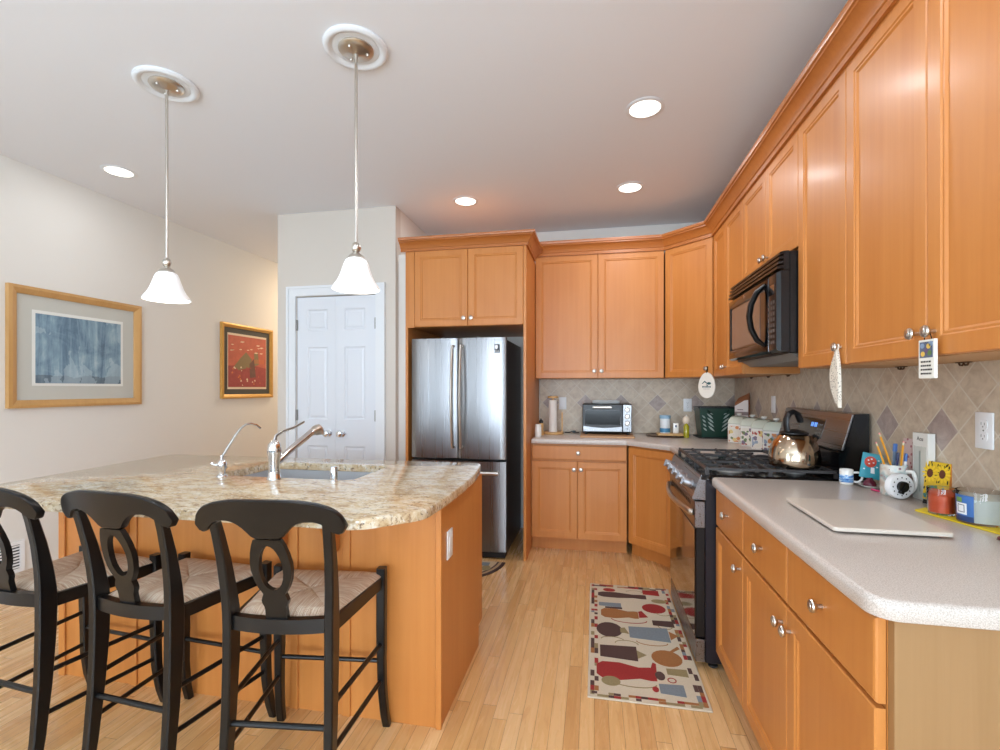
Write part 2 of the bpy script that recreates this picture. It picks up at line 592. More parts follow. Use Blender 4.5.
struct('wall_hall', MB().box(XL, PX0 + 0.2, HALL_Y, HALL_Y + t, 0, ZC), M['wall'])
struct('wall_hall_side', MB().box(PX0, PX0 + 0.1, PY + 0.10, HALL_Y, 0, ZC), M['wall'])
DX0, DX1, DZ = -2.464, -1.745, 2.095     # pantry door opening
mb = MB()
mb.prism([(PX0, 0), (DX0, 0), (DX0, DZ), (DX1, DZ), (DX1, 0), (PX1, 0), (PX1, ZC), (PX0, ZC)], PY, PY + 0.10, 'xz')
struct('wall_pantry_front', mb, M['wall_white'], smooth=0)
struct('wall_pantry_side', MB().box(PX1 - 0.1, PX1, PY + 0.10, YB, 0, ZC), M['wall'])
struct('wall_pantry_back', MB().box(DX0 - 0.1, DX1 + 0.1, PY + 0.7, PY + 0.72, 0, DZ + 0.1), M['wall'])
struct('trim_4', MB().box(PX1, -1.494, PY + .06, PY + .10, 0, 2.42), M['wall'], smooth=0)
mb = MB()
holes = [[(a, c), (b, c), (b, d), (a, d)] for (a, b, c, d) in REAR_WINDOWS]
mb.prism([(XL, 0), (XR, 0), (XR, ZC), (XL, ZC)], REAR_Y - t, REAR_Y, 'xz', holes=holes)
struct('wall_rear', mb, M['wall'], smooth=0)
M['pane'] = plain('window_glass', (250, 252, 255), 0.02, trans=1.0, ior=1.45)
wn = 0
for (a, b, c, d) in REAR_WINDOWS:
    wn += 1
    f = MB()
    f.prism([(a, c), (b, c), (b, d), (a, d)], REAR_Y - t, REAR_Y + 0.02, 'xz', holes=[[(a + .06, c + .06), (b - .06, c + .06), (b - .06, d - .06), (a + .06, d - .06)]])
    f.box((a + b) / 2 - .02, (a + b) / 2 + .02, REAR_Y - .07, REAR_Y - .03, c + .06, d - .06)
    o = struct('window_%d' % wn, f, M['trim'], smooth=0)
    MB().box(a + .06, b - .06, REAR_Y - .052, REAR_Y - .048, c + .06, d - .06).build('pane', M['pane'], o)
wn += 1
f = MB()  # frame of the added left fill window
f.prism([(y0, z0), (y1, z0), (y1, z1), (y0, z1)], XL - t, XL + 0.02, 'yz', holes=[[(y0 + .06, z0 + .06), (y1 - .06, z0 + .06), (y1 - .06, z1 - .06), (y0 + .06, z1 - .06)]])
o = struct('window_%d' % wn, f, M['trim'], smooth=0)
MB().box(XL - .052, XL - .048, y0 + .06, y1 - .06, z0 + .06, z1 - .06).build('pane', M['pane'], o)

wn += 1
f = MB()  # frame of the added right fill window
f.prism([(ry0, rz0), (ry1, rz0), (ry1, rz1), (ry0, rz1)], XR - 0.02, XR + t, 'yz', holes=[[(ry0 + .06, rz0 + .06), (ry1 - .06, rz0 + .06), (ry1 - .06, rz1 - .06), (ry0 + .06, rz1 - .06)]])
o = struct('window_%d' % wn, f, M['trim'], smooth=0)
MB().box(XR + .048, XR + .052, ry0 + .06, ry1 - .06, rz0 + .06, rz1 - .06).build('pane', M['pane'], o)

# baseboards
BBP = [(0, 0), (0.014, 0), (0.014, 0.09), (0.006, 0.115), (0, 0.12)]
struct('baseboard_left', MB().sweep([(XL, REAR_Y), (XL, HALL_Y)], BBP), M['trim'], smooth=0)
struct('baseboard_pantry', MB().sweep([(PX0, PY), (DX0 - 0.07, PY)], BBP), M['trim'], smooth=0)
struct('baseboard_back', MB().sweep([(-1.44, YB), (-0.53, YB)], BBP), M['trim'], smooth=0)

# pantry casing and double door
cas = MB()
cw = 0.085
cas.prism([(DX0 - cw, 0), (DX0 - .004, 0), (DX0 - .004, DZ + .004), (DX1 + .004, DZ + .004), (DX1 + .004, 0), (DX1 + cw, 0), (DX1 + cw, DZ + cw), (DX0 - cw, DZ + cw)], PY - 0.018, PY - 0.0005, 'xz')
cas.prism([(DX0 - cw, 0), (DX0 - cw + .02, 0), (DX0 - cw + .02, DZ + cw - .02), (DX1 + cw - .02, DZ + cw - .02), (DX1 + cw - .02, 0), (DX1 + cw, 0), (DX1 + cw, DZ + cw), (DX0 - cw, DZ + cw)], PY - 0.026, PY - 0.018, 'xz')
struct('trim_1', cas, M['trim'], smooth=0)

def panelled(mb, x0, x1, z0, z1, panels, yf, th, depth=0.008, slope=0.018, field=0.012):
    """a door leaf with sunken panels whose field is raised again; faces -y at yf"""
    mb.prism([(x0, z0), (x1, z0), (x1, z1), (x0, z1)], yf, yf + th, 'xz', holes=[[(a, c), (b, c), (b, d), (a, d)] for a, b, c, d in panels])
    for a, b, c, d in panels:
        rs = []
        for ins, y in ((0, yf), (slope * .5, yf + depth), (slope, yf + depth), (slope + field, yf + depth * .35)):
            rs.append([(a + ins, y, c + ins), (b - ins, y, c + ins), (b - ins, y, d - ins), (a + ins, y, d - ins)])
        mb.rings(rs, False, True)
    return mb

dr = bpy.data.objects.new('door_1', None)
COL.objects.link(dr)
dr['kind'] = 'structure'
dr.location = ((DX0 + DX1) / 2, PY, 0)
xm = (DX0 + DX1) / 2
for side in (0, 1):
    a, b = ((DX0 + .003, xm - .001) if side == 0 else (xm + .001, DX1 - .003))
    ps = [(a + .095, b - .075 if side == 0 else b - .095, z_0, z_1) for z_0, z_1 in ((0.22, .845), (1.065, 1.67), (1.81, 1.985))]
    if side == 1: ps = [(p[0] - .02, p[1], p[2], p[3]) for p in ps]
    leaf = panelled(MB(), a, b, .012, DZ - .006, ps, PY + .004, .034).world(dr).build('door_leaf', M['door'], dr, smooth=0)
    kx = xm - .06 if side == 0 else xm + .06
    MB().lathe([(.027, 0), (.027, .006), (.012, .010), (.011, .030), (.026, .038), (.031, .052), (.024, .066), (.008, .070)], (kx, PY + .004, .952), '-y').world(dr).build('door_knob', M['chrome'], leaf)
    hx = a if side == 0 else b
    for hz in (.30, 1.10, 1.856):
        MB().lathe([(.006, -.045), (.006, .045)], (hx, PY - .005, hz), 'z', 10).box(hx - .008, hx + .008, PY - .004, PY + .003, hz - .045, hz + .045).world(dr).build('hinge', M['grey'], leaf)

# tiled splashbacks
struct('trim_2', MB().box(-0.503, XR - .011, YB - .010, YB - .0005, 0.914, 1.45), M['tile_back'])
struct('trim_3', MB().box(XR - .010, XR - .0005, 1.02, YB - .011, 0.914, 1.45), M['tile_right'])

# ------------------------------------------------------------------ cabinets
KNOB = [(.0055, 0), (.0055, .012), (.007, .014), (.0145, .019), (.0165, .024), (.0150, .028), (.0095, .0295), (.0085, .031), (.001, .0325)]
def knob(parent, x, z, y=0.0):
    return MB().lathe(KNOB, (x, y, z), '-y', 16).build('knob', M['nickel'], parent)

def door_panel(mb, x0, x1, z0, z1, th=.020, st=.054):
    """recessed-panel door with a beaded inner edge; front face at y=0"""
    prof = [(0, th), (0, .003), (.003, 0), (st - .004, 0), (st, .0035), (st + .006, .0035), (st + .012, .009)]
    rs = [[(x0 + i, y, z0 + i), (x1 - i, y, z0 + i), (x1 - i, y, z1 - i), (x0 + i, y, z1 - i)] for i, y in prof]
    return mb.rings(rs, True, True)

def drawer_panel(mb, x0, x1, z0, z1, th=.020):
    prof = [(0, th), (0, .006), (.002, .002), (.007, 0)]
    rs = [[(x0 + i, y, z0 + i), (x1 - i, y, z0 + i), (x1 - i, y, z1 - i), (x0 + i, y, z1 - i)] for i, y in prof]
    return mb.rings(rs, True, True)

def fronts(root, doors=(), drawers=(), m='maple'):
    for (x0, x1, z0, z1, kn) in doors:
        d = door_panel(MB(), x0, x1, z0, z1).build('door', M[m], root, smooth=20)
        if kn: knob(d, *kn)
    for (x0, x1, z0, z1, kn) in drawers:
        d = drawer_panel(MB(), x0, x1, z0, z1).build('drawer', M[m], root, smooth=20)
        if kn: knob(d, *kn)

def upper(name, label, loc, rz, w, h, d, doors, group=None, body_z0=0.0):
    root = thing(name, label, 'cabinet', loc, rz, group)
    mb = MB()
    mb.box(.0005, w - .0005, .0215, d, body_z0 + .004, h)
    mb.build('carcass', M['maple'], root, smooth=0)
    # recessed underside is a thin pale panel seen from below
    MB().box(.012, w - .012, .03, d - .004, body_z0 + .0005, body_z0 + .0039).build('underside', M['cab_in'], root, smooth=0)
    fronts(root, doors)
    return root

ZU, ZT = 1.410, 2.482     # bottom and top of the wall cabinets
UH = ZT - ZU
XF, YF = 0.885, 4.17      # front planes of the wall cabinets (right run, back run)
g = .0015
# back run
x0, x1 = -0.508, 0.575
w = x1 - x0
xm_ = .031 - x0
upper('wall_cabinet', 'honey maple double-door wall cabinet above the toaster oven', (x0, YF, ZU), 0, w, UH, YB - YF,
      [(.002, xm_ - g, .002, UH - .004, (xm_ - .030, .062)), (xm_ + g, w - .004, .002, UH - .004, (xm_ + .030, .062))], 'maple wall cabinets')
# diagonal corner
cx0, cy0, cx1, cy1 = .575, 4.17, .885, 3.86
root = thing('corner_wall_cabinet', 'diagonal single-door maple wall cabinet in the corner with an egg ornament on its knob', 'cabinet', (cx0, cy0, ZU), R(-45), 'maple wall cabinets')
mb = MB()
q = .0215 / math.sqrt(2)
mb.prism([(cx0 + q, cy0 + q), (cx1 + q, cy1 + q), (XR - .001, cy1 + q), (XR - .001, YB - .001), (cx0 + q, YB - .001)], ZU + .001, ZT, 'xy').world(root).build('carcass', M['maple'], root, smooth=0)
wd = math.hypot(cx1 - cx0, cy1 - cy0)
fronts(root, [(.006, wd - .006, .002, UH - .004, (wd - .052, .066))])
# right run : local x runs toward the camera
def right_upper(label, ya, yb, doors, h0=0.0, group='maple wall cabinets'):
    w = ya - yb
    return upper('wall_cabinet', label, (XF, ya, ZU), R(-90), w, UH, XR - XF - .001, doors, group, h0)
w = 3.858 - 3.136
xs = 3.858 - 3.526
right_upper('narrow maple wall cabinet with two slim doors, left of the microwave', 3.858, 3.136,
            [(.004, xs - g, .002, UH - .004, (xs - .028, .062)), (xs + g, w - .001, .002, UH - .004, (xs + .028, .062))])
MZ = 1.955 - ZU
w = 3.1355 - 2.3265
right_upper('short maple cabinet with two small doors directly above the black microwave', 3.1355, 2.3265,
            [(.001, w / 2 - g, MZ, UH - .004, (w / 2 - .03, MZ + .05)), (w / 2 + g, w - .001, MZ, UH - .004, (w / 2 + .03, MZ + .05))], MZ - .012)
w = 2.326 - 1.917
right_upper('tall single-door maple wall cabinet right of the microwave, leaf ornament on its knob', 2.326, 1.917,
            [(.001, w - .001, .002, UH - .004, (w - .035, .066))])
w = 1.9165 - 1.07
right_upper('large two-door maple wall cabinet at the right edge of the picture, tag on its knob', 1.9165, 1.07,
            [(.001, w / 2 - g - .0005, .002, UH - .004, (w / 2 - .032, .066)), (w / 2 + g - .0005, w - .001, .002, UH - .004, (w / 2 + .032, .066))])

# refrigerator cabinet with tall side panels
FZ0, FZT = 1.815, 2.425
FX0, FX1, FY = -1.462, -0.532, 3.615
root = thing('refrigerator_cabinet', 'maple two-door cabinet above the refrigerator with tall side panels to the floor', 'cabinet', (FX0, FY, 0), 0, None)
mb = MB().box(FX0 + .02, FX1 - .02, FY + .022, YB - .02, FZ0, FZT).world(root).build('carcass', M['maple'], root, smooth=0)
for a in (FX0 - .028, FX1):
    MB().box(a, a + .022, FY + .001, YB - .011, 0, FZT, .0015, 1).world(root).build('side_panel', M['maple'], root, smooth=0)
MB().box(FX0 - .006, FX0 + .047, FY + .001, FY + .02, FZ0 - .005, FZT).world(root).build('filler_strip', M['maple'], root, smooth=0)
w = FX1 - FX0
xm_ = .049 + (w - .049) / 2
fronts(root, [(.049, xm_ - g, FZ0 + .002, FZT - .004, (xm_ - .030, FZ0 + .06)), (xm_ + g, w - .002, FZ0 + .002, FZT - .004, (xm_ + .030, FZ0 + .06))])

# crown mouldings
CROWN = [(-.020, 0), (.0006, 0), (.0006, -.008), (.014, -.008), (.014, .016), (.020, .020), (.026, .034), (.042, .058), (.058, .070), (.062, .071), (.062, .080), (.070, .083), (.073, .092), (.073, .106), (-.020, .106)]
mb = MB().sweep([(FX1 + .024, YF), (.575, YF), (.885, 3.86), (XF, 1.07)], [(o_, ZT + .001 + z_) for o_, z_ in CROWN])
tag(mb.build('crown_moulding', M['maple_h'], None, 25), 'long maple crown moulding along the top of the wall cabinets and round the corner', 'moulding')
mb = MB().sweep([(PX1 + .05, FY), (FX1 + .0225, FY), (FX1 + .0225, YF - .0745)], [(o_, FZT + .001 + z_ * .85) for o_, z_ in CROWN])
tag(mb.build('crown_moulding', M['maple_h'], None, 25), 'short maple crown moulding on top of the refrigerator cabinet', 'moulding')

# ---------------- base cabinets
ZCT = .914            # top of the worktops
ZB = ZCT - .040
def base(name, label, loc, rz, w, d, doors, drawers, group='maple base cabinets', kick=True):
    root = thing(name, label, 'cabinet', loc, rz, group)
    MB().box(.0005, w - .0005, .0215, d, .105, ZB - .001).build('carcass', M['maple'], root, smooth=0)
    if kick: MB().box(.001, w - .001, .085, .10, 0, .1045).build('toe_kick', M['maple'], root, smooth=0)
    fronts(root, doors, drawers)
    return root
# back run
bx0, bx1, BY = -0.508, .255, 3.868
w = bx1 - bx0
xm_ = -.132 - bx0
base('base_cabinet', 'maple base cabinet with one wide drawer and two doors below the toaster oven', (bx0, BY, 0), 0, w, YB - BY - .012,
     [(.008, xm_ - g, .115, .735, (xm_ - .028, .735 - .062)), (xm_ + g, w - .004, .115, .735, (xm_ + .028, .735 - .062))],
     [(.008, w - .004, .748, ZB - .012, (w / 2, .806))])
# diagonal corner
dx0, dy0, dx1, dy1 = .258, 3.868, .558, 3.568
root = thing('corner_base_cabinet', 'diagonal single-door maple base cabinet in the corner beside the range', 'cabinet', (dx0, dy0, 0), R(-45), 'maple base cabinets')
q = .0215 / math.sqrt(2)
MB().prism([(dx0 + q, dy0 + q), (dx1 + q, dy1 + q), (XR - .012, dy1 + q), (XR - .012, YB - .012), (dx0 + q, YB - .012)], .105, ZB - .001, 'xy').world(root).build('carcass', M['maple'], root, smooth=0)
k0 = .085 / math.sqrt(2)
wd = math.hypot(dx1 - dx0, dy1 - dy0)
MB().box(-.03, wd + .03, .085, .10, 0, .1045).build('toe_kick', M['maple'], root, smooth=0)
fronts(root, [(.006, wd - .006, .115, ZB - .012, None)])
# right run, far side of the range
RX = .553
def right_base(label, ya, yb, doors, drawers):
    return base('base_cabinet', label, (RX, ya, 0), R(-90), ya - yb, XR - RX - .012, doors, drawers)
w = 3.566 - 3.142
right_base('narrow maple base cabinet between the corner and the far side of the range', 3.566, 3.142,
           [(.004, w - .004, .115, .70, (w - .035, .63))], [(.004, w - .004, .712, ZB - .012, (w / 2, .79))])
YA, YM1, YM2, YE = 2.366, 1.955, 1.534, 1.085
w = YA - YM1
right_base('single-door maple base cabinet with one drawer next to the range', YA, YM1,
           [(.004, w - .002, .105, .682, (w - .035, .625))], [(.004, w - .002, .692, ZB - .010, (w / 2, .785))])
w = YM1 - YE
c = YM1 - YM2
right_base('two-door maple base cabinet with two drawers at the near end of the right worktop', YM1, YE,
           [(.002, c - g, .105, .682, (c - .030, .625)), (c + g, w - .001, .105, .682, (c + .030, .625))],
           [(.002, c - g, .692, ZB - .010, (c / 2, .785)), (c + g, w - .001, .692, ZB - .010, ((w + c) / 2, .785))])
o = MB().box(RX + .0225, XR - .001, YE - .022, YE - .0005, 0, ZB - .001, .001, 1).build('end_panel', M['maple_raw'], None, 0)
tag(o, 'plain pale maple end panel closing the near end of the right base cabinets', 'panel')

# ---------------- worktops
def nosing(zt, th, r=.014):
    pts = [(.012, zt - th), (.002, zt - th), (0, zt - th + .003)]
    for k in range(5):
        a = pi / 2 * k / 4
        pts.append((r - r * cos(a), zt - r + r * sin(a)))
    return pts
# right worktop
out = rounded([(.533, YE - .040), (XR - .0115, YE - .040), (XR - .0115, YA - .002), (.533, YA - .002)], [.05, 0, 0, .02])
tag(MB().slab(out, nosing(ZCT, .039)).build('worktop', M['counter'], None, 40), 'speckled beige solid-surface worktop on the right base cabinets, rounded near corner', 'worktop')
# back corner worktop
q = .02 * .414
out = rounded([(-.502, 3.846), (.258 - q, 3.846), (.533, 3.568 - q + .003), (.533, 3.138), (XR - .0115, 3.138), (XR - .0115, YB - .0115), (-.502, YB - .0115)], [0, .03, .03, 0.004, 0, 0, 0])
tag(MB().slab(out, nosing(ZCT + .004, .039)).build('worktop', M['counter'], None, 40), 'speckled beige worktop along the back wall carrying the toaster oven and canisters', 'worktop')

# ---------------- island
IX0, IX1, IY0, IY1 = -2.43, -.585, 1.774, 2.465
root = thing('island_cabinet', 'long maple island cabinet under the granite top with stools in front', 'island', ((IX0 + IX1) / 2, (IY0 + IY1) / 2, 0), 0)
MB().box(IX0 + .02, IX1 - .02, IY0 + .012, IY1 - .022, .105, .62).box(IX0 + .02, -1.80, IY0 + .012, IY1 - .022, .62, ZB - .002).box(-1.02, IX1 - .02, IY0 + .012, IY1 - .022, .62, ZB - .002).world(root).build('carcass', M['maple'], root, smooth=0)
MB().box(IX0 + .03, IX1 - .03, IY0 + .03, IY1 - .075, 0, .104).world(root).build('toe_kick', M['maple'], root, smooth=0)
MB().box(IX0, IX1, IY0 + .0005, IY0 + .0115, 0, ZB - .002).world(root).build('back_panel', M['maple'], root, smooth=0)
mb = MB()
mb.prism([(IY0 + .012, 0), (IY1 - .072, 0), (IY1 - .072, .105), (IY1, .105), (IY1, ZB - .002), (IY0 + .012, ZB - .002)], IX1 - .0195, IX1, 'yz')
mb.world(root).build('end_panel', M['maple'], root, smooth=0)
MB().box(IX0, IX0 + .0195, IY0 + .012, IY1 - .072, 0, ZB - .002).world(root).build('end_panel', M['maple'], root, smooth=0)
for a, b in ((IX0, IX0 + .035), (-2.033, -1.998), (-1.235, -1.200), (-1.000, -.965), (IX1 - .020, IX1 + .004)):
    MB().box(a, b, IY0 - .009, IY0, 0, ZB - .002, .002, 1).world(root).build('batten', M['maple'], root, smooth=0)
for xx in (-2.06, -1.27, -1.035):
    pr = [(0, ZB - .003), (0, ZB - .19), (-.012, ZB - .205), (-.035, ZB - .205), (-.05, ZB - .185), (-.06, ZB - .14), (-.085, ZB - .09), (-.13, ZB - .06), (-.19, ZB - .045), (-.205, ZB - .03), (-.205, ZB - .003)]
    MB().prism([(IY0 - .001 + p[0], p[1]) for p in pr], xx - .022, xx + .022, 'yz').world(root).build('corbel', M['maple'], root, smooth=30)
for k, (zz0, zz1) in enumerate([(.115, .735)]):
    n = 4
    ww = (IX1 - IX0 - .04) / n
    for q in range(n):
        d = door_panel(MB(), 0, ww - .003, zz0, zz1)
        d.xf(Matrix.Translation((IX0 + .02 + ww * (q + 1), IY1, 0)) @ Matrix.Rotation(pi, 4, 'Z')).world(root).build('door', M['maple'], root, smooth=20)
        d = drawer_panel(MB(), 0, ww - .003, .748, ZB - .012)
        d.xf(Matrix.Translation((IX0 + .02 + ww * (q + 1), IY1, 0)) @ Matrix.Rotation(pi, 4, 'Z')).world(root).build('drawer', M['maple'], root, smooth=20)

# granite top with a gently bowed right end and rounded corners
GZ = .914
pts = [(-2.50, 1.372), (-.72, 1.372), (-.560, 1.53), (-.548, 1.75), (-.547, 1.95), (-.556, 2.20), (-.588, 2.45), (-.615, 2.555), (-2.585, 2.515), (-2.535, 1.95)]
gout = rounded(pts, [.17, .13, .12, .3, .3, .3, .2, .05, .05, .5], 6)
hole = rounded([(-1.755, 1.955), (-1.06, 1.955), (-1.06, 2.355), (-1.755, 2.355)], .05, 5)
mb = MB()
prof = [(.006, GZ - .036), (.0015, GZ - .0345), (0, GZ - .031), (0, GZ - .006), (.002, GZ - .002), (.006, GZ)]
def off(outl, ins, z):
    n = len(outl); ring = []
    for k in range(n):
        p0, p1, p2 = Vector(outl[k - 1]), Vector(outl[k]), Vector(outl[(k + 1) % n])
        d0, d1 = (p1 - p0).normalized(), (p2 - p1).normalized()
        n0, n1 = Vector((-d0.y, d0.x)), Vector((-d1.y, d1.x))
        m_ = (n0 + n1).normalized(); m_ = m_ / max(.3, m_.dot(n0))
        q_ = p1 + m_ * ins
        ring.append((q_.x, q_.y, z))
    return ring
rr = [[mb.bm.verts.new(p) for p in off(gout, i_, z_)] for i_, z_ in prof]
hr = [[mb.bm.verts.new((p[0], p[1], z_)) for p in hole] for z_ in (GZ - .036, GZ)]
for a, b in list(zip(rr, rr[1:])) + [tuple(hr)]:
    for k in range(len(a)):
        mb.bm.faces.new((a[k], a[(k + 1) % len(a)], b[(k + 1) % len(a)], b[k]))
for A, B in ((rr[0], hr[0]), (rr[-1], hr[1])):
    es = [mb.bm.edges.get((L[k], L[(k + 1) % len(L)])) for L in (A, B) for k in range(len(L))]
    bmesh.ops.triangle_fill(mb.bm, edges=es, use_beauty=True)
tag(mb.build('island_worktop', M['granite'], None, 40), 'cream and brown polished granite slab with rounded ends on the island', 'worktop')

# sink
root = thing('sink', 'brushed steel undermount sink set in the granite island', 'sink', (-1.41, 2.155, GZ - .04))
def ring(ins, z): return off(hole, ins, z)
mb = MB().rings([ring(-.012, GZ - .0365), ring(-.012, GZ - .0385), ring(-.004, GZ - .0385), ring(-.004, GZ - .039), ring(.001, GZ - .12), ring(.008, GZ - .20), ring(.03, GZ - .225), ring(.12, GZ - .228)], False, True)
mb.world(root).build('basin', plain('sink_steel', (205, 208, 212), .42, .8), root, 40)
MB().lathe([(.045, GZ - .2275), (.043, GZ - .225), (.03, GZ - .226), (.001, GZ - .2265)], (-1.41, 2.16, 0), 'z', 20).world(root).build('drain', M['chrome'], root)

# faucet
root = thing('faucet', 'chrome pull-out faucet with a long lever at the middle of the sink edge', 'faucet', (-1.418, 1.915, GZ))
MB().lathe([(.031, 0), (.031, .006), (.027, .012), (.024, .04), (.0245, .08), (.029, .12), (.030, .135), (.026, .158), (.016, .172), (.006, .178)], (0, 0, .0005), 'z', 24).build('body', M['chrome'], root)
MB().tube([(.004, .012, .072), (.018, .075, .115), (.048, .225, .196)], [.0145, .0155, .0165], 14).build('spout', M['chrome'], root)
MB().tube([(.0475, .222, .192), (.052, .24, .203), (.0555, .256, .207), (.057, .266, .198), (.058, .270, .180)], [.019, .0225, .024, .024, .021], 16).build('spray_head', M['nickel'], root)
MB().tube([(0, 0, .165), (.004, .008, .196), (.016, .04, .214), (.035, .09, .226), (.053, .145, .250)], [.010, .008, .0065, .006, .0055], 10, flat=(1.2, .8)).build('lever', M['chrome'], root)

root = thing('filter_tap', 'slim chrome filtered-water tap with a gooseneck left of the main faucet', 'faucet', (-1.70, 1.925, GZ))
MB().lathe([(.024, 0), (.022, .006), (.015, .010), (.015, .03), (.021, .04), (.021, .062), (.016, .074), (.007, .080), (.006, .10)], (0, 0, .0005), 'z', 20).build('body', M['chrome'], root)
pp = [(0, 0, .09), (.012, .02, .13), (.032, .05, .19), (.044, .07, .222), (.055, .088, .237), (.068, .108, .240), (.082, .128, .232), (.092, .144, .214)]
MB().tube(pp, .0048, 10).build('spout', M['chrome'], root)
MB().tube([(-.018, -.003, .052), (-.036, -.006, .054), (-.046, -.008, .062)], [.005, .006, .008], 10).build('lever', M['chrome'], root)

root = thing('air_gap', 'short chrome air-gap cap standing right of the faucet', 'fitting', (-1.125, 1.918, GZ))
MB().lathe([(.021, 0), (.021, .004), (.016, .006), (.016, .060), (.014, .065), (.004, .066)], (0, 0, .0005), 'z', 20).build('cap', M['chrome'], root)

# electrical plates ------------------------------------------------
def outlet(label, loc, rz, w=.070, h=.115, cat='outlet', kind='duplex', m='white', name='outlet'):
    root = thing(name, label, cat, loc, rz, 'wall plates')
    MB().box(-w / 2, w / 2, -.006, -.0005, -h / 2, h / 2, .002, 2).build('plate', M[m], root, smooth=30)
    if kind == 'duplex':
        for dz in (-.019, .019):
            r_ = MB().prism(rounded([(-.0165, dz - .014), (.0165, dz - .014), (.0165, dz + .014), (-.0165, dz + .014)], .008, 4), -.0078, -.0061, 'xz').build('receptacle', M[m], root, smooth=30)
            s_ = MB()
            s_.box(-.0075, -.0055, -.0083, -.0079, dz - .002, dz + .007).box(.0055, .0075, -.0083, -.0079, dz - .002, dz + .006)
            s_.lathe([(.0025, .0079), (.0025, .0083)], (0, 0, dz - .007), '-y', 10)
            s_.build('slots', M['grey'], r_, smooth=0)
        MB().lathe([(.003, .0061), (.002, .0075)], (0, 0, 0), '-y', 8).build('screw', M['grey'], root)
    elif kind == 'rocker':
        n_ = max(1, round(w / .07))
        for k in range(n_):
            xx = (k - (n_ - 1) / 2) * .046
            MB().box(xx - .0165, xx + .0165, -.0085, -.0061, -.033, .033, .0015, 1).build('rocker', M[m], root, smooth=0)
    return root
outlet('white double outlet plate on the right tiled splashback at the picture edge', (XR - .0105, 1.762, 1.192), R(-90))
outlet('white outlet plate on the splashback behind the canisters, left of the range', (XR - .0105, 3.56, 1.215), R(-90), kind='rocker')
outlet('white outlet plate on the back splashback between oil bottle and egg ornament', (.815, YB - .0105, 1.175), 0)
outlet('white switch plate on the back splashback behind the paper towel roll', (-.29, YB - .0105, 1.185), 0, kind='rocker')
outlet('white outlet plate on the orange maple end of the island', (IX1 + .0005, 1.878, .688), R(90), kind='rocker')
outlet('white jack plate low on the left wall beside the grille', (XL + .0005, 2.545, .265), R(90), .085, .115, kind='rocker', name='jack_plate')

# return-air grille on the left wall
root = thing('wall_grille', 'white slotted air grille low on the left wall behind the stools', 'grille', (XL + .0005, 2.22, .235), R(90))
MB().prism([(-.24, -.10), (.24, -.10), (.24, .10), (-.24, .10)], -.012, -.0005, 'xz', holes=[[(-.215, -.078), (.215, -.078), (.215, .078), (-.215, .078)]]).build('frame', M['white'], root, smooth=0)
MB().box(-.215, .215, -.003, -.001, -.078, .078).build('backing', plain('dark_duct', (70, 70, 72), .8), root, smooth=0)
lv = MB()
for k in range(8):
    zz = -.068 + k * .0195
    lv.box(-.215, .215, -.011, -.004, zz - .0045, zz + .0045)
lv.build('louvres', M['white'], root, smooth=0)

# ------------------------------------------------------------------ refrigerator
FRX0, FRX1, FRY = -1.437, -.668, 3.600
root = thing('refrigerator', 'brushed steel french-door refrigerator with bottom freezer drawer and dark sides', 'refrigerator', ((FRX0 + FRX1) / 2, FRY, 0))
hw = (FRX1 - FRX0) / 2
M['fridge_side'] = plain('dark_fridge_side', (44, 38, 38), .4)
MB().box(-hw + .004, hw - .004, .085, .80, .03, 1.708, .004, 1).build('cabinet', M['fridge_side'], root, smooth=0)
MB().box(-hw + .004, hw - .004, .066, .084, .03, 1.705).build('gasket', M['black_matte'], root, smooth=0)
def bowed(xa, xb, za, zb, th=.065, bow=.012, n=14):
    """door with a softly bowed face (seen from above), rounded top and bottom edges"""
    rings = []
    for ins, z in ((.006, za), (0, za + .004), (0, zb - .004), (.006, zb)):
        r_ = []
        for k in range(n + 1):
            f = k / n
            e = min(f, 1 - f) * (xb - xa)
            rnd = .008 * (1 - min(1, e / .010)) ** 2
            r_.append((xa + (xb - xa) * f, ins + bow * (1 - 4 * f * (1 - f)) + rnd, z))
        r_ += [(xb, th, z), (xa, th, z)]
        rings.append(r_)
    return MB().rings(rings)
def bar_handle(parent, pts, r=.011, m='nickel'):
    return MB().tube(pts, r, 12, flat=(1.0, 1.25)).build('handle', M[m], parent)
for s in (-1, 1):
    xa, xb = (-hw, -.004) if s < 0 else (.004, hw)
    d = bowed(xa, xb, .772, 1.722).build('door', M['steel'], root, 25)
    hx = s * .034
    pts = [(hx * .9, .012, 1.63), (hx * .95, -.012, 1.655)]
    pts = [(hx, .010, 1.655)] + [(hx, -.030 - .030 * sin(pi * k / 12), 1.655 - .79 * k / 12) for k in range(13)] + [(hx, .010, .865)]
    bar_handle(d, pts, .0105)
    if s > 0:
        # energy sticker with a shield mark and text lines, faint maker's lettering above it
        sx, sz = hw - .073, 1.632
        st = MB().mat(M['black']).box(sx - .027, sx + .027, .0035, .0075, sz - .034, sz + .034)
        st.mat(M['white']).prism([(sx - .010, sz + .026), (sx - .012, sz + .004), (sx, sz - .008), (sx + .012, sz + .004), (sx + .010, sz + .026)], .0028, .0034, 'xz')
        for q_ in range(3):
            for r_ in range(4):
                st.box(sx - .022 + r_ * .0115, sx - .014 + r_ * .0115, .0028, .0034, sz - .017 - q_ * .006, sz - .0145 - q_ * .006)
        st.build('sticker', None, d, 0)['label'] = 'black sticker with white shield'
        text_mesh('lettering', 'SAMSUNG', .022, M['grey'], d, (sx - .01, .0030, sz + .062), (R(90), 0, 0))
d = bowed(-hw, hw, .055, .758, bow=.010).build('freezer_drawer', M['steel'], root, 25)
pts = [(-hw + .06, .012, .672)] + [(-hw + .06 + (2 * hw - .12) * k / 12, -.030 - .022 * sin(pi * k / 12), .672) for k in range(13)] + [(hw - .06, .012, .672)]
bar_handle(d, pts, .0125)
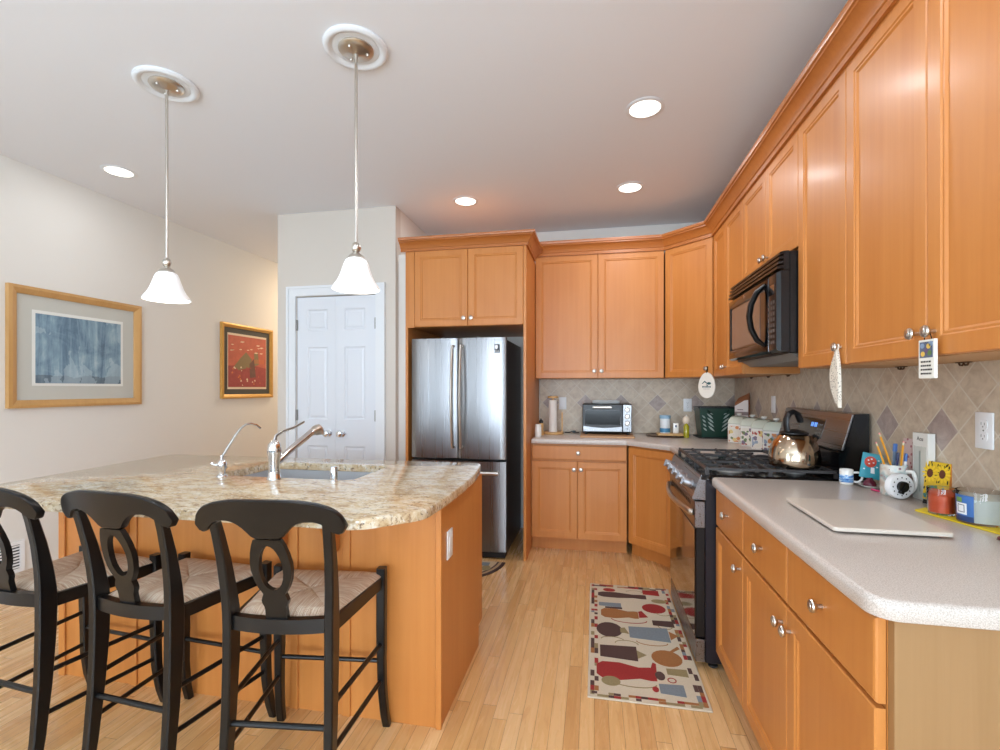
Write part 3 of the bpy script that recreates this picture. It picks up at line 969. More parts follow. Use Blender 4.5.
MB().box(-hw + .01, hw - .01, .02, .10, .012, .052).build('base_grille', M['black_matte'], root, smooth=0)
for a in (-hw + .06, hw - .06):
    MB().lathe([(.02, 0), (.02, .03)], (a, .12, 0), 'z', 12).build('foot', M['black_matte'], root)

# ------------------------------------------------------------------ gas range (local x runs toward the camera, y into the wall)
RW = .756
root = thing('gas_range', 'freestanding steel gas range with dark oven door and black grates on the right wall', 'stove', (.466, 3.135, 0), R(-90))
MB().box(.002, RW - .002, .046, .70, .035, .893, .003, 1).build('body', M['navy_black'], root, smooth=0)
for a in (.05, RW - .05):
    for b in (.09, .64):
        MB().lathe([(.022, 0), (.022, .008), (.012, .012), (.012, .036)], (a, b, 0), 'z', 12).build('foot', M['black_matte'], root)
od = MB().box(0.004, RW - .004, .004, .045, .152, .790, .003, 1).build('oven_door', M['black'], root, smooth=0)
MB().box(.012, RW - .012, -.0005, .0036, .158, .660, .0012, 1).build('window', M['glass_dark'], od, smooth=0)
MB().box(.002, RW - .002, -.002, .0455, .668, .792, .003, 1).build('top_strip', M['steel_h'], od, smooth=0)
vt = MB()
for k in range(13):
    vt.box(.10 + k * .044, .128 + k * .044, -.0028, -.0021, .755, .772)
vt.build('vents', M['black_matte'], od, smooth=0)
pts = [(.03, -.004, .735), (.035, -.014, .735)] + [(.045 + .666 * k / 14, -.018 - .034 * sin(pi * k / 14), .735) for k in range(15)] + [(RW - .035, -.014, .735), (RW - .03, -.004, .735)]
MB().tube(pts, .0115, 12, flat=(1.0, 1.3)).build('handle', M['nickel'], od)
MB().box(.004, RW - .004, .003, .045, .036, .142, .003, 1).build('storage_drawer', M['steel_h'], root, smooth=0)
MB().prism([(.046, .800), (-.010, .802), (-.012, .812), (.022, .908), (.030, .914), (.07, .914), (.07, .894), (.046, .894)], .002, RW - .002, 'yz').build('control_panel', M['steel_h'], root, smooth=20)
nrm = Vector((0, -.096, .034)).normalized()
for k in range(5):
    kx = .095 + k * .1415
    rot = Matrix.Translation((kx, .004, .858)) @ Matrix.Rotation(R(-19.5), 4, 'X')
    kb = MB().lathe([(.026, 0), (.026, .007), (.0225, .010), (.022, .040), (.019, .045), (.001, .046)], (0, 0, 0), '-y', 20)
    kb.box(-.0045, .0045, -.053, -.043, -.020, .020, .001, 1)
    kb.xf(rot).build('knob', M['knob_steel'], root)
MB().box(0, RW, .026, .70, .8945, .918, .004, 2).build('cooktop', M['black_gloss'], root, smooth=0)
for bx, by, br in ((.15, .19, .045), (.15, .48, .035), (.378, .335, .05), (.606, .19, .05), (.606, .48, .038)):
    b_ = MB().lathe([(br * 1.25, .918), (br * 1.2, .924), (br * .95, .926), (br * .95, .932)], (bx, by, 0), 'z', 24).build('burner', M['grey'], root)
    MB().lathe([(br * .85, .9322), (br * .85, .937), (br * .7, .940), (.001, .9405)], (bx, by, 0), 'z', 24).build('burner_cap', M['black_matte'], b_)
def grate(xa, xb):
    gm = MB()
    z0_, z1_ = .940, .952
    ya_, yb_ = .055, .60
    def bar(ax, ay, bx, by, w=.010):
        d_ = (Vector((bx, by)) - Vector((ax, ay))).normalized(); n_ = Vector((-d_.y, d_.x)) * w / 2
        gm.prism([(ax - n_.x, ay - n_.y), (bx - n_.x, by - n_.y), (bx + n_.x, by + n_.y), (ax + n_.x, ay + n_.y)], z0_, z1_, 'xy')
    for (ax, ay, bx, by) in ((xa, ya_, xb, ya_), (xa, yb_, xb, yb_), (xa, ya_, xa, yb_), (xb, ya_, xb, yb_)):
        bar(ax, ay, bx, by, .012)
    xm2 = (xa + xb) / 2
    bar(xa, (ya_ + yb_) / 2, xb, (ya_ + yb_) / 2)
    for yy in (.13, .265, .39, .53):
        bar(xa, yy, xa + (xb - xa) * .38, yy, .009)
        bar(xb, yy, xb - (xb - xa) * .38, yy, .009)
    for yc in (.19, .48):
        bar(xm2, yc - .13, xm2, yc - .04, .009)
        bar(xm2, yc + .04, xm2, yc + .12, .009)
    for xx in (xa, xb):
        for yy in (ya_, (ya_ + yb_) / 2, yb_):
            gm.box(xx - .008, xx + .008, yy - .008, yy + .008, .9185, z0_)
    for yy in (ya_, .13, .265, .39, .53, yb_):
        for xx in (xa, xb):
            gm.box(xx - .006, xx + .006, yy - .005, yy + .005, z1_, z1_ + .004)
    return gm.build('grate', M['iron'], root, smooth=0)
for k in range(3): grate(.014 + k * .2435, .014 + k * .2435 + .2405)
bg = MB().prism([(.604, .9185), (.604, 1.035), (.6245, 1.040), (.670, 1.210), (.725, 1.212), (.725, .9185)], .001, RW - .001, 'yz').build('backguard', M['black_gloss'], root, smooth=0)
# steel face, display and a lit clock digit on the slanted backguard
sl = Matrix.Translation((0, .6215, 1.046)) @ Matrix.Rotation(-math.atan2(.0455, .170), 4, 'X')
MB().box(.004, RW - .004, -.004, .004, 0, .168, .002, 1).xf(sl).build('face', M['steel_h'], bg, smooth=0)
MB().box(.26, .53, -.0052, -.0042, .030, .128).xf(sl).build('display', M['glass_dark'], bg, smooth=0)
M['led'] = plain('blue_clock_light', (110, 165, 255), .4, emit=2.0)
lm = MB()
for k, dx in enumerate((0, .016, .038, .054)):
    lm.box(.392 + dx, .402 + dx, -.0062, -.0054, .085, .107)
lm.xf(sl).build('clock_digits', M['led'], bg, smooth=0)
bt = MB()
for r_ in range(3):
    for c_ in range(3):
        bt.box(.468 + c_ * .018, .478 + c_ * .018, -.0060, -.0054, .045 + r_ * .024, .055 + r_ * .024)
bt.xf(sl).build('buttons', M['grey'], bg, smooth=0)

# ------------------------------------------------------------------ kettle
root = thing('kettle', 'polished steel kettle with a black arched handle on the near grate of the range', 'kettle', (.935, 2.500, .9565), R(205))
KM = plain('wood_tinted_steel', (196, 178, 156), .12, 1.0)  # steel; its brown tint puts the reflected cabinet wood into the colour
MB().lathe([(.102, 0), (.106, .003), (.108, .020), (.108, .045), (.103, .080), (.092, .112), (.072, .138), (.052, .152), (.048, .154)], (0, 0, 0), 'z', 40).build('body', KM, root, 50)
ld = MB().lathe([(.062, .1545), (.060, .160), (.040, .170), (.016, .174), (.012, .176)], (0, 0, -.002), 'z', 32).build('lid', M['black_plastic'], root)
pts = [(.040, 0, .162), (.047, 0, .19), (.046, 0, .222), (.032, 0, .247), (.008, 0, .257), (-.016, 0, .247), (-.030, 0, .226), (-.036, 0, .206)]
MB().tube(pts, [.013, .012, .012, .013, .013, .0135, .015, .013], 12, flat=(1.3, .85)).build('handle', M['black_plastic'], root)
MB().tube([(-.082, 0, .098), (-.104, 0, .112), (-.120, 0, .128)], [.022, .018, .015], 14).build('spout', KM, root)
MB().tube([(-.118, 0, .126), (-.127, 0, .135)], [.0165, .0165], 14).build('whistle', M['black_plastic'], root)

# ------------------------------------------------------------------ microwave (local frame like the range)
root = thing('microwave', 'black over-the-range microwave with a bow handle under the short maple cabinet', 'microwave', (.800, 3.128, 1.452), R(-90))
MW, MH = .792, .488
MB().box(0, MW, .055, XR - .80 - .002, .03, MH, .004, 1).build('body', M['black'], root, smooth=0)
MB().prism([(.055, .029), (.075, .029), (.12, 0), (XR - .80 - .002, 0), (XR - .80 - .002, .0295), (.055, .0295)], .03, MW - .03, 'yz').build('underside', M['grey'], root, smooth=0)
dw = .676
rs = []
for ins, y in ((0, .054), (0, .022), (.010, .006), (.03, .001), (.055, 0), (.060, .006)):
    rs.append([(ins, y, .038 + ins), (dw - ins * .6, y, .038 + ins), (dw - ins * .6, y, .40 - ins), (ins, y, .40 - ins)])
dd = MB().rings(rs, True, True).build('door', M['black_gloss'], root, 30)
M['mw_win'] = plain('perforated_window', (96, 86, 80), .18, coat=.5)
MB().box(.075, dw - .115, .0046, .0058, .105, .335).build('window', M['mw_win'], dd, smooth=0)
MB().lathe([(.009, .0), (.009, .0012)], (dw * .47, .0015, .372), '-y', 16).build('badge', M['nickel'], dd)
pts = [(dw - .035, .002, .075), (dw - .045, -.030, .105), (dw - .058, -.052, .16), (dw - .062, -.060, .22), (dw - .058, -.052, .28), (dw - .045, -.030, .335), (dw - .035, .002, .365)]
MB().tube(pts, [.012, .016, .0175, .018, .0175, .016, .012], 14, flat=(1.25, .8)).build('handle', M['black'], dd)
cp = MB().rings([[(dw + .003 + i_, y, .038 + i_), (MW - i_, y, .038 + i_), (MW - i_, y, .40 - i_), (dw + .003 + i_, y, .40 - i_)] for i_, y in ((0, .054), (0, .020), (.010, .004), (.02, .001))]).build('control_panel', M['black'], root, 30)
bt = MB()
for r_ in range(8):
    for c_ in range(3):
        bt.box(dw + .020 + c_ * .028, dw + .040 + c_ * .028, -.0008, .0008, .075 + r_ * .026, .091 + r_ * .026, .0008, 1)
bt.build('buttons', plain('button_grey', (92, 84, 80), .4), cp, smooth=0)
MB().box(dw + .020, MW - .022, -.0008, .0008, .30, .345).build('display', M['glass_dark'], cp, smooth=0)
vg = MB()
vg.box(0, MW, .030, .054, .402, MH)
for k in range(4):
    zz = .409 + k * .021
    vg.prism([(.004 + .004 * k, zz), (.004 + .004 * k, zz + .011), (.029, zz + .015), (.029, zz + .002)], 0, MW, 'yz')
vg.build('vent_grille', M['black'], root, smooth=0)

# ------------------------------------------------------------------ bar stools
def interp(tab, z):
    for (za, *a), (zb, *b) in zip(tab, tab[1:]):
        if za <= z <= zb:
            f = (z - za) / (zb - za)
            f = f
            return [p + (q_ - p) * f for p, q_ in zip(a, b)]
    return list(tab[-1][1:])
POST = [(0, -.232, .034), (.12, -.214, .038), (.30, -.197, .046), (.48, -.188, .054), (.60, -.187, .056), (.68, -.195, .048), (.78, -.213, .038), (.86, -.233, .031), (.905, -.247, .027)]   # z, y centre, depth
FRONT = [(0, .206, .026), (.06, .190, .030), (.16, .176, .033), (.40, .172, .036), (.622, .174, .036)]
def leg(tab, x_at, wx, name, root):
    rings = []
    n = 22
    z0_, z1_ = tab[0][0], tab[-1][0]
    for k in range(n + 1):
        z = z0_ + (z1_ - z0_) * k / n
        y, d_ = interp(tab, z)
        x = x_at(z)
        w_ = wx(z) / 2; h_ = d_ / 2; c_ = .004
        rings.append([(x - w_ + c_, y - h_, z), (x + w_ - c_, y - h_, z), (x + w_, y - h_ + c_, z), (x + w_, y + h_ - c_, z),
                      (x + w_ - c_, y + h_, z), (x - w_ + c_, y + h_, z), (x - w_, y + h_ - c_, z), (x - w_, y - h_ + c_, z)])
    return MB().rings(rings).build(name, M['black'], root, 30)
BXo, FXo = .164, .205
def post_x(z): return BXo + max(0, z - .60) * .045 + max(0, .45 - z) * .01
def back_y(z): return interp(POST, min(max(z, 0), .905))[0] - max(0, z - .905) * .32
def make_stool(label, loc, rz):
    root = thing('bar_stool', label, 'stool', loc, rz, 'black bar stools at the island')
    for s in (-1, 1):
        leg(POST, lambda z, s=s: s * post_x(z), lambda z: .029, 'back_post', root)
        leg(FRONT, lambda z, s=s: s * (FXo + .010 * max(0, 1 - z / .3) ** 2), lambda z: .030 + (.004 if z > .3 else 0), 'leg', root)
    # frame rails with a bowed back rail
    fr = MB()
    for s in (-1, 1):
        fr.prism([(s * (BXo + .006), -.165), (s * (BXo - .012), -.165), (s * (FXo - .012), .157), (s * (FXo + .006), .157)][::s], .548, .592, 'xy')
    fr.box(-FXo + .016, FXo - .016, .160, .184, .548, .590)
    ob, ib = [], []
    for k in range(13):
        x = -BXo + .0145 + (2 * BXo - .029) * k / 12
        b_ = .022 * (1 - (x / BXo) ** 2)
        ob.append((x, -.200 - b_)); ib.append((x, -.176 - b_))
    fr.prism(ob + ib[::-1], .560, .604, 'xy')
    fr.build('seat_frame', M['black'], root, 30)
    # rush seat: four woven triangles, a little domed
    st = MB()
    zt = .611
    A, B_, C_, D_ = (-BXo + .012, -.172), (BXo - .012, -.172), (FXo + .008, .188), (-FXo - .008, .188)
    ctr = (0, .015)
    def sector(p, q_, m_):
        st.mat(m_)
        n = 8
        rows = []
        for i in range(n + 1):
            f = i / n
            row = []
            for j in range(n + 1):
                e = j / n
                ex, ey = p[0] + (q_[0] - p[0]) * e, p[1] + (q_[1] - p[1]) * e
                x, y = ctr[0] + (ex - ctr[0]) * f, ctr[1] + (ey - ctr[1]) * f
                edge = max(0, (f - .82) / .18)
                z = zt - .016 * edge ** 2 - .006 * (1 - f) + .004 * sin(pi * min(1, f * 1.2)) - .004 * abs(2 * e - 1) ** 6 * (1 - edge)
                row.append((x, y, z))
            rows.append(row)
        rows.append([(p_[0], p_[1], .566) for p_ in rows[-1]])
        st.rings(rows, False, False, closed=False)
    sector(A, B_, M['rush_x']); sector(B_, C_, M['rush_y']); sector(C_, D_, M['rush_x']); sector(D_, A, M['rush_y'])
    st.mat(M['rush_x']).face([(A[0], A[1], .566), (D_[0], D_[1], .566), (C_[0], C_[1], .566), (B_[0], B_[1], .566)])
    st.build('rush_seat', None, root, 40, recalc=False)
    # crest rail
    ZTOP = .986
    half = [(0, 0), (.06, -.0005), (.11, -.003), (.16, -.012), (.195, -.025), (.219, -.044), (.232, -.066), (.235, -.086), (.229, -.104), (.216, -.112), (.204, -.110), (.190, -.100), (.178, -.086),
            (.160, -.074), (.138, -.069), (.112, -.070), (.088, -.079), (.066, -.096), (.050, -.116), (.040, -.124)]
    outl = half + [(0, -.124)] + [(-x, z) for x, z in half[::-1]][:-1]
    def crest_y(x, z): return back_y(ZTOP + z) - .030 * (1 - (x / .245) ** 2) + .004
    cr = MB()
    # strips across x so that the rail can bend
    xs_ = sorted(set([round(-.235 + .470 * k / 40, 4) for k in range(41)]))
    def span(x):
        zs = []
        n = len(outl)
        for k in range(n):
            (xa, za), (xb, zb) = outl[k], outl[(k + 1) % n]
            if (xa - x) * (xb - x) <= 0 and xa != xb:
                zs.append(za + (zb - za) * (x - xa) / (xb - xa))
        return max(zs), min(zs)
    rings = []
    for x in xs_:
        x_ = max(-.2345, min(.2345, x))
        zt_, zb_ = span(x_)
        if zt_ - zb_ < .012:
            m_ = (zt_ + zb_) / 2; zt_, zb_ = m_ + .006, m_ - .006
        hh = .012
        ring = []
        for (yo, zo) in ((-hh, zb_ + .003), (-hh, zt_ - .004), (-hh * .6, zt_), (hh * .6, zt_), (hh, zt_ - .004), (hh, zb_ + .003), (hh * .6, zb_), (-hh * .6, zb_)):
            ring.append((x_, crest_y(x_, zo) + yo, ZTOP + zo))
        rings.append(ring)
    cr.rings(rings).build('crest_rail', M['black'], root, 38)
    # pierced oval splat
    hs = [(.042, -.1245), (.050, -.142), (.058, -.168), (.0635, -.200), (.0635, -.225), (.058, -.255), (.048, -.280), (.037, -.296), (.0345, -.302), (.0385, -.312), (.0415, -.322), (.0400, -.332), (.0345, -.342), (.033, -.352), (.034, -.384)]
    outl2 = [(x, ZTOP + z) for x, z in hs] + [(-x, ZTOP + z) for x, z in hs[::-1]]
    hole_ = []
    for k in range(24):
        a_ = 2 * pi * k / 24
        wz = ZTOP - .216 + .072 * sin(a_)
        hole_.append((.0375 * cos(a_) * (1 + .10 * sin(a_ + pi)), wz))
    sp = MB().prism(outl2, -.009, .009, 'xz', holes=[hole_])
    for v in sp.bm.verts:
        zz = v.co.z
        v.co.y += back_y(zz) - .030 * max(0, min(1, (zz - .60) / .26)) ** .8 - .018 * max(0, 1 - max(0, (zz - .60) / .26))
    sp.build('splat', M['black'], root, 25)
    # rungs
    for s in (-1, 1):
        for zz in (.335, .195):
            yb_ = interp(POST, zz)[0]; yf_ = interp(FRONT, zz)[0]
            MB().tube([(s * (BXo + .004), yb_ + .010, zz), (s * (FXo - .001), yf_ - .008, zz)], .0085, 10).build('rung', M['black'], root)
    MB().tube([(-FXo + .006, .172, .268), (FXo - .006, .172, .268)], .0085, 10).build('rung', M['black'], root)
    yb_ = interp(POST, .268)[0]
    MB().tube([(-BXo + .006, yb_, .268), (BXo - .006, yb_, .268)], .0095, 10).build('rung', M['black'], root)
    return root
s3 = make_stool('rightmost black bar stool with a rush seat, nearest the island end', (-.989, 1.524, 0), R(7))
s2 = copy_tree(s3); s2.location = (-1.503, 1.526, 0); s2.rotation_euler = (0, 0, R(-4))
s2['label'] = 'middle of the three black rush-seat bar stools at the island'
s1 = copy_tree(s3); s1.location = (-2.018, 1.522, 0); s1.rotation_euler = (0, 0, R(-5))
for o in (s1, s2, s3): o.scale = (1, 1, 1.014)
s1['label'] = 'black rush-seat bar stool cut off by the left edge of the picture'

# ------------------------------------------------------------------ ceiling lights
M['lamp'] = plain('lamp_lens', (255, 250, 240), .5, emit=6)
M['bulb'] = plain('warm_bulb', (255, 246, 230), .5, emit=1.6)
M['shade'] = plain('opal_glass_shade', (250, 250, 250), .25, emit=0.38)
def downlight(label, x, y, f=1.0):
    root = thing('recessed_light', label, 'ceiling light', (x, y, ZC), 0, 'recessed ceiling lights')
    MB().lathe([(.100, -.0005), (.100, -.003), (.092, -.006), (.080, -.006), (.078, -.0015)], (0, 0, 0), 'z', 32, False, False).build('trim_ring', M['trim'], root)
    MB().lathe([(.001, -.0042), (.0785, -.0042), (.0785, -.0015), (.001, -.0015)], (0, 0, 0), 'z', 32).build('lens', M['lamp'], root)
    area('bulb', (0, 0, -.012), (0, 0, 0), .15, .15, CAN_W * f, (.93, .96, 1.0), root, 'DISK')
    return root
downlight('recessed ceiling light near the left wall', -3.169, 2.677, .35)
downlight('recessed ceiling light above the refrigerator cabinet', -.993, 3.63, .5)
downlight('smaller, farther of the two recessed ceiling lights left of the right wall cabinets', .258, 3.618)
downlight('added unseen recessed ceiling light overhead near the camera above the kitchen aisle', .262, 1.25)  # out of view, added for more light on floor and worktops
downlight('added unseen recessed ceiling light overhead near the camera above the stools', -1.0, .62)  # second out-of-view downlight, also added to brighten the floor
downlight('larger, nearer of the two recessed ceiling lights left of the right wall cabinets', .262, 2.61)

area('hall_lamp', (-3.1, 5.7, ZC - .02), (0, 0, 0), .3, .3, 48, (1.0, .78, .54), None, 'DISK')

def pendant(label, x, y):
    root = thing('pendant_light', label, 'pendant lamp', (x, y, ZC), 0, 'pendant lamps over the island')
    MB().lathe([(.136, -.0005), (.136, -.008), (.130, -.015), (.120, -.017), (.110, -.014), (.104, -.007), (.099, -.005), (.094, -.008), (.086, -.007), (.001, -.006)], (0, 0, 0), 'z', 48, False, False).build('ceiling_medallion', M['trim'], root, 40)
    cn = MB().lathe([(.074, -.0065), (.075, -.012), (.070, -.018), (.050, -.024), (.020, -.028), (.010, -.032), (.009, -.040)], (0, 0, 0), 'z', 36).build('canopy', M['nickel'], root, 40)
    for q_ in range(3):
        a_ = 2 * pi * q_ / 3 + .4
        MB().sphere((.048 * cos(a_), .048 * sin(a_), -.026), .007, 10).build('screw', M['nickel'], cn)
    MB().lathe([(.0065, -.035), (.0065, -.855)], (0, 0, 0), 'z', 14).build('rod', M['nickel'], root)
    MB().lathe([(.007, -.846), (.016, -.852), (.0215, -.868), (.016, -.884), (.009, -.889), (.016, -.893), (.028, -.902), (.036, -.912), (.037, -.917)], (0, 0, .002), 'z', 24).build('socket_cup', M['nickel'], root, 50)
    prof = [(.034, -.914), (.045, -.922), (.053, -.940), (.061, -.966), (.070, -.992), (.081, -1.014), (.094, -1.032), (.1005, -1.044), (.1005, -1.048)]
    inner = [(r_ - .004, z_) for r_, z_ in prof[::-1]]
    MB().lathe(prof + inner, (0, 0, 0), 'z', 40, False, False).build('shade', M['shade'], root, 60)
    MB().sphere((0, 0, -.985), .026, 14).build('bulb', M['bulb'], root)
    d = bpy.data.lights.new('glow', 'POINT'); d.energy = PENDANT_W; d.color = (1, .94, .85); d.shadow_soft_size = .04
    o = bpy.data.objects.new('glow', d); COL.objects.link(o); o.parent = root; o.location = (0, 0, -1.075)
    return root
pendant('left pendant lamp with a white bell shade on a long rod', -2.034, 1.955)
pendant('right pendant lamp with a white bell shade in front of the white door', -1.012, 1.905)

# ------------------------------------------------------------------ pictures on the left wall
def art_blue():
    g = NG('blue_abstract_print')
    n = g.noise(g.mapping((3.5, 3, 4.5)), 1.0, 6, .65, .8)
    s = g.noise(g.mapping((15, 14, 1.6)), 1.0, 5, .7, .4)
    z = g.sep()[2]
    a = g.math('ADD', g.math('MULTIPLY', n, .45), g.math('MULTIPLY', s, .55))
    col = g.ramp(a, [(.30, (60, 78, 98)), (.44, (96, 122, 142)), (.54, (132, 160, 176)), (.66, (178, 196, 204)), (.8, (120, 122, 134))])
    zz = g.math('ADD', z, g.math('MULTIPLY', n, .10))
    low = g.math('MULTIPLY', g.math('LESS_THAN', zz, -.130), .6)
    col = g.mix(low, col, srgb(78, 88, 98))
    pale = g.math('MULTIPLY', g.math('GREATER_THAN', g.noise(g.mapping((5, 5, 3), loc=(2, 0, 1)), 1.0, 4, .6, .3), .56), .45)
    col = g.mix(pale, col, srgb(176, 196, 206))
    return g.done(col, .25, .3)
def picture(name, label, yc, zc, w, h, fw, depth, frame_m, mats, art_fn):
    """hangs on the left wall; local x runs away from the camera, -y is the room side"""
    root = thing(name, label, 'picture', (XL + .001, yc, zc), R(90))
    prof = [(0, 0), (0, -depth), (fw * .35, -depth * 1.15), (fw * .8, -depth * .8), (fw, -depth * .55), (fw, 0)]
    rs = [[(-w / 2 + i, y, -h / 2 + i), (w / 2 - i, y, -h / 2 + i), (w / 2 - i, y, h / 2 - i), (-w / 2 + i, y, h / 2 - i)] for i, y in prof]
    MB().rings(rs, False, False).build('frame', frame_m, root, 20)
    y = -.004
    for k, (iw, ih, m_) in enumerate(mats):
        MB().box(-w / 2 + iw, w / 2 - iw, y - .0025, y, -h / 2 + ih, h / 2 - ih).build('mat_board', m_, root, smooth=0)
        y -= .003
    art_fn(root, y)
    return root
def blue_art(root, y):
    MB().box(-.292, .292, y - .001, y, -.236, .232).build('print', art_blue(), root, smooth=0)
picture('framed_picture', 'large oak-framed blue abstract print on the left wall', 2.812, 1.595, .905, .800, .052, .030, M['oak_frame'],
        [(.045, .045, plain('grey_mat', (198, 197, 188), .8)), (.142, .146, plain('white_mat', (232, 232, 226), .8))], blue_art)
def red_art(root, y):
    a = MB()
    def P(m_, poly, k): a.mat(m_).prism(poly, y - .0004 - .0003 * k, y - .0001, 'xz')
    red = plain('art_red', (190, 96, 74), .5, noise=.25, nscale=18); dred = plain('art_dark_red', (160, 70, 66), .5, noise=.3, nscale=25)
    olive = plain('art_olive', (134, 114, 80), .5); cream = plain('art_cream', (232, 206, 176), .5); brown = plain('art_brown', (112, 74, 64), .5, noise=.3, nscale=30); org = plain('art_orange', (204, 112, 62), .5)
    P(red, [(-.285, -.268), (.285, -.268), (.285, .268), (-.285, .268)], 0)
    P(dred, [(-.285, -.268), (.285, -.268), (.285, -.06), (.05, -.03), (-.285, -.05)], 1)
    P(olive, [(-.12, .03), (-.03, .105), (.06, .03), (.02, -.06), (-.14, -.09), (-.2, -.05)], 2)
    P(brown, [(.02, -.02), (.09, .04), (.12, -.16), (.03, -.17)], 3)
    P(olive, [(.09, .10), (.15, .12), (.17, -.02), (.10, -.04)], 2)
    rnd = random.Random(4)
    for (px, pz, n_) in ((-.17, .17, 7), (.13, .16, 6), (-.02, .14, 2)):
        for q_ in range(n_):
            bx, bz = px + rnd.uniform(-.10, .10), pz + rnd.uniform(-.07, .06)
            s_ = rnd.uniform(.012, .022)
            P(cream, [(bx - s_ * 1.6, bz), (bx - s_ * .3, bz + s_ * .5), (bx + s_ * 1.6, bz + s_ * .3), (bx + s_ * .2, bz - s_ * .25)], 4)
    for q_ in range(26):
        bx, bz = rnd.uniform(-.25, .25), rnd.uniform(-.25, -.06)
        s_ = rnd.uniform(.008, .016)
        P(rnd.choice((cream, org, dred)), [(bx - s_, bz - s_ * .6), (bx + s_, bz - s_ * .6), (bx, bz + s_)], 4)
    for q_ in range(8):
        bx = .10 + q_ * .02
        P(org, [(bx, -.01), (bx + .008, -.01), (bx + .008, .035 + .01 * (q_ % 2)), (bx, .03)], 4)
    a.build('print', None, root, 0)
picture('framed_picture', 'smaller gold-framed red print on the left wall near the white door', 4.512, 1.606, .768, .772, .042, .028, M['gold_frame'],
        [(.036, .036, plain('dark_green_mat', (84, 80, 72), .8)), (.092, .096, plain('cream_mat', (226, 206, 180), .8))], red_art)

# ------------------------------------------------------------------ rugs
root = thing('kitchen_rug', 'beige runner rug patterned with coffee pots and cups in front of the range', 'rug', (.224, 2.678, 0))
RC = {'dk': (82, 58, 52), 'red': (152, 42, 38), 'ol': (146, 130, 92), 'bl': (122, 130, 136), 'or': (158, 104, 58)}
RMt = {k: plain('rug_' + n_, c_, .95, noise=.22, nscale=120) for (k, c_), n_ in zip(RC.items(), ('brown', 'red', 'olive', 'blue', 'rust'))}
base_m = plain('rug_beige', (206, 192, 168), .95, noise=.14, nscale=160, bump=.4)
rug = MB().mat(base_m).box(-.252, .252, -.606, .606, .0005, .007, .003, 1)
zr = .0072
rug_n = [0]
def rp(key, poly, dz=0):
    rug_n[0] += 1
    rug.mat(RMt[key]).prism(poly, .006, zr + rug_n[0] * .000006, 'xy')
rnd = random.Random(3)
keys = ['red', 'dk', 'ol', 'bl', 'red', 'dk', 'or']
for side in (-1, 1):
    y = -.585
    while y < .58:
        L_ = rnd.uniform(.022, .05)
        for cxx in (.232, .2135):
            if rnd.random() < .62:
                rp(rnd.choice(keys), [(side * cxx - .009, y), (side * cxx + .009, y), (side * cxx + .009, min(.59, y + L_)), (side * cxx - .009, min(.59, y + L_))])
        y += L_
    x = -.235
    while x < .22:
        L_ = rnd.uniform(.022, .05)
        for cyy in (.588, .570):
            if rnd.random() < .62:
                rp(rnd.choice(keys), [(x, side * cyy - .008), (min(.235, x + L_), side * cyy - .008), (min(.235, x + L_), side * cyy + .008), (x, side * cyy + .008)], .0002)
        x += L_
def blob(key, cx, cy, a, b, dz=0): rp(key, ellipse(cx, cy, a, b, 20), dz)
def pot(key, cx, cy, a, b, flip=1):
    """long coffee pot lying across the rug"""
    pts_ = [(-a, -b * .55), (-a * .8, -b * .95), (-a * .2, -b), (a * .45, -b * .62), (a * .8, -b * .75), (a, -b * .7), (a, b * .7), (a * .8, b * .75), (a * .45, b * .62), (-a * .2, b), (-a * .8, b * .95), (-a, b * .55)]
    rp(key, [(cx + x_ * flip, cy + y_) for x_, y_ in pts_][::flip])
def cup(key, cx, cy, a, b):
    rp(key, [(cx - a, cy - b * .8), (cx + a, cy - b), (cx + a, cy + b), (cx - a, cy + b * .8)])
def loop(key, cx, cy, a, b, w=.006, a0=0, a1=2 * pi):
    n = 16
    o_ = [(cx + a * cos(a0 + (a1 - a0) * k / n), cy + b * sin(a0 + (a1 - a0) * k / n)) for k in range(n + 1)]
    i_ = [(cx + (a - w) * cos(a0 + (a1 - a0) * k / n), cy + (b - w) * sin(a0 + (a1 - a0) * k / n)) for k in range(n + 1)]
    rp(key, o_ + i_[::-1], .0001)
pot('dk', -.052, .445, .148, .040)
blob('red', -.129, .516, .039, .026); cup('red', .131, .519, .050, .040); loop('ol', .03, .505, .055, .03, .005, .3, 2.9)
blob('ol', .168, .401, .046, .028)
cup('bl', -.130, .302, .066, .028); cup('dk', -.11, .262, .05, .012)
pot('or', -.079, .190, .106, .060); rp('red', [(.03, .16), (.08, .175), (.05, .25), (.03, .235)]); loop('red', -.03, .125, .10, .04, .006, pi, 2 * pi)
blob('red', .125, .295, .068, .062); loop('ol', .17, .24, .04, .03, .005, pi, 2 * pi)
cup('dk', .154, .115, .057, .036); loop('ol', .16, .085, .04, .035, .005, pi, 2 * pi)
blob('dk', -.143, -.006, .069, .080); rp('ol', [(-.085, -.03), (-.04, -.035), (-.06, .03), (-.085, .02)]); loop('ol', -.13, -.11, .06, .03, .005, 0, pi)
cup('bl', .064, -.012, .103, .074); rp('or', [(.17, -.06), (.215, -.01), (.17, .03)]); loop('or', .07, -.10, .08, .035, .005, pi, 2 * pi)
cup('dk', -.105, -.227, .090, .066); rp('ol', [(-.015, -.27), (.03, -.23), (-.015, -.195)]); loop('ol', -.06, -.14, .06, .035, .005, 0, pi)
blob('or', .123, -.240, .072, .072); rp('or', [(.16, -.18), (.20, -.14), (.19, -.12), (.14, -.18)]); 
pot('red', -.079, -.390, .134, .070); blob('dk', .072, -.394, .022, .034); rp('red', [(.03, -.36), (.05, -.29), (.065, -.30), (.06, -.37)])
blob('ol', -.150, -.475, .042, .036); loop('ol', -.05, -.47, .10, .035, .006, pi, 2 * pi)
cup('ol', .153, -.353, .046, .030)
cup('bl', .111, -.490, .053, .042); loop('red', .12, -.42, .02, .02, .005); blob('red', .04, -.50, .014, .02)
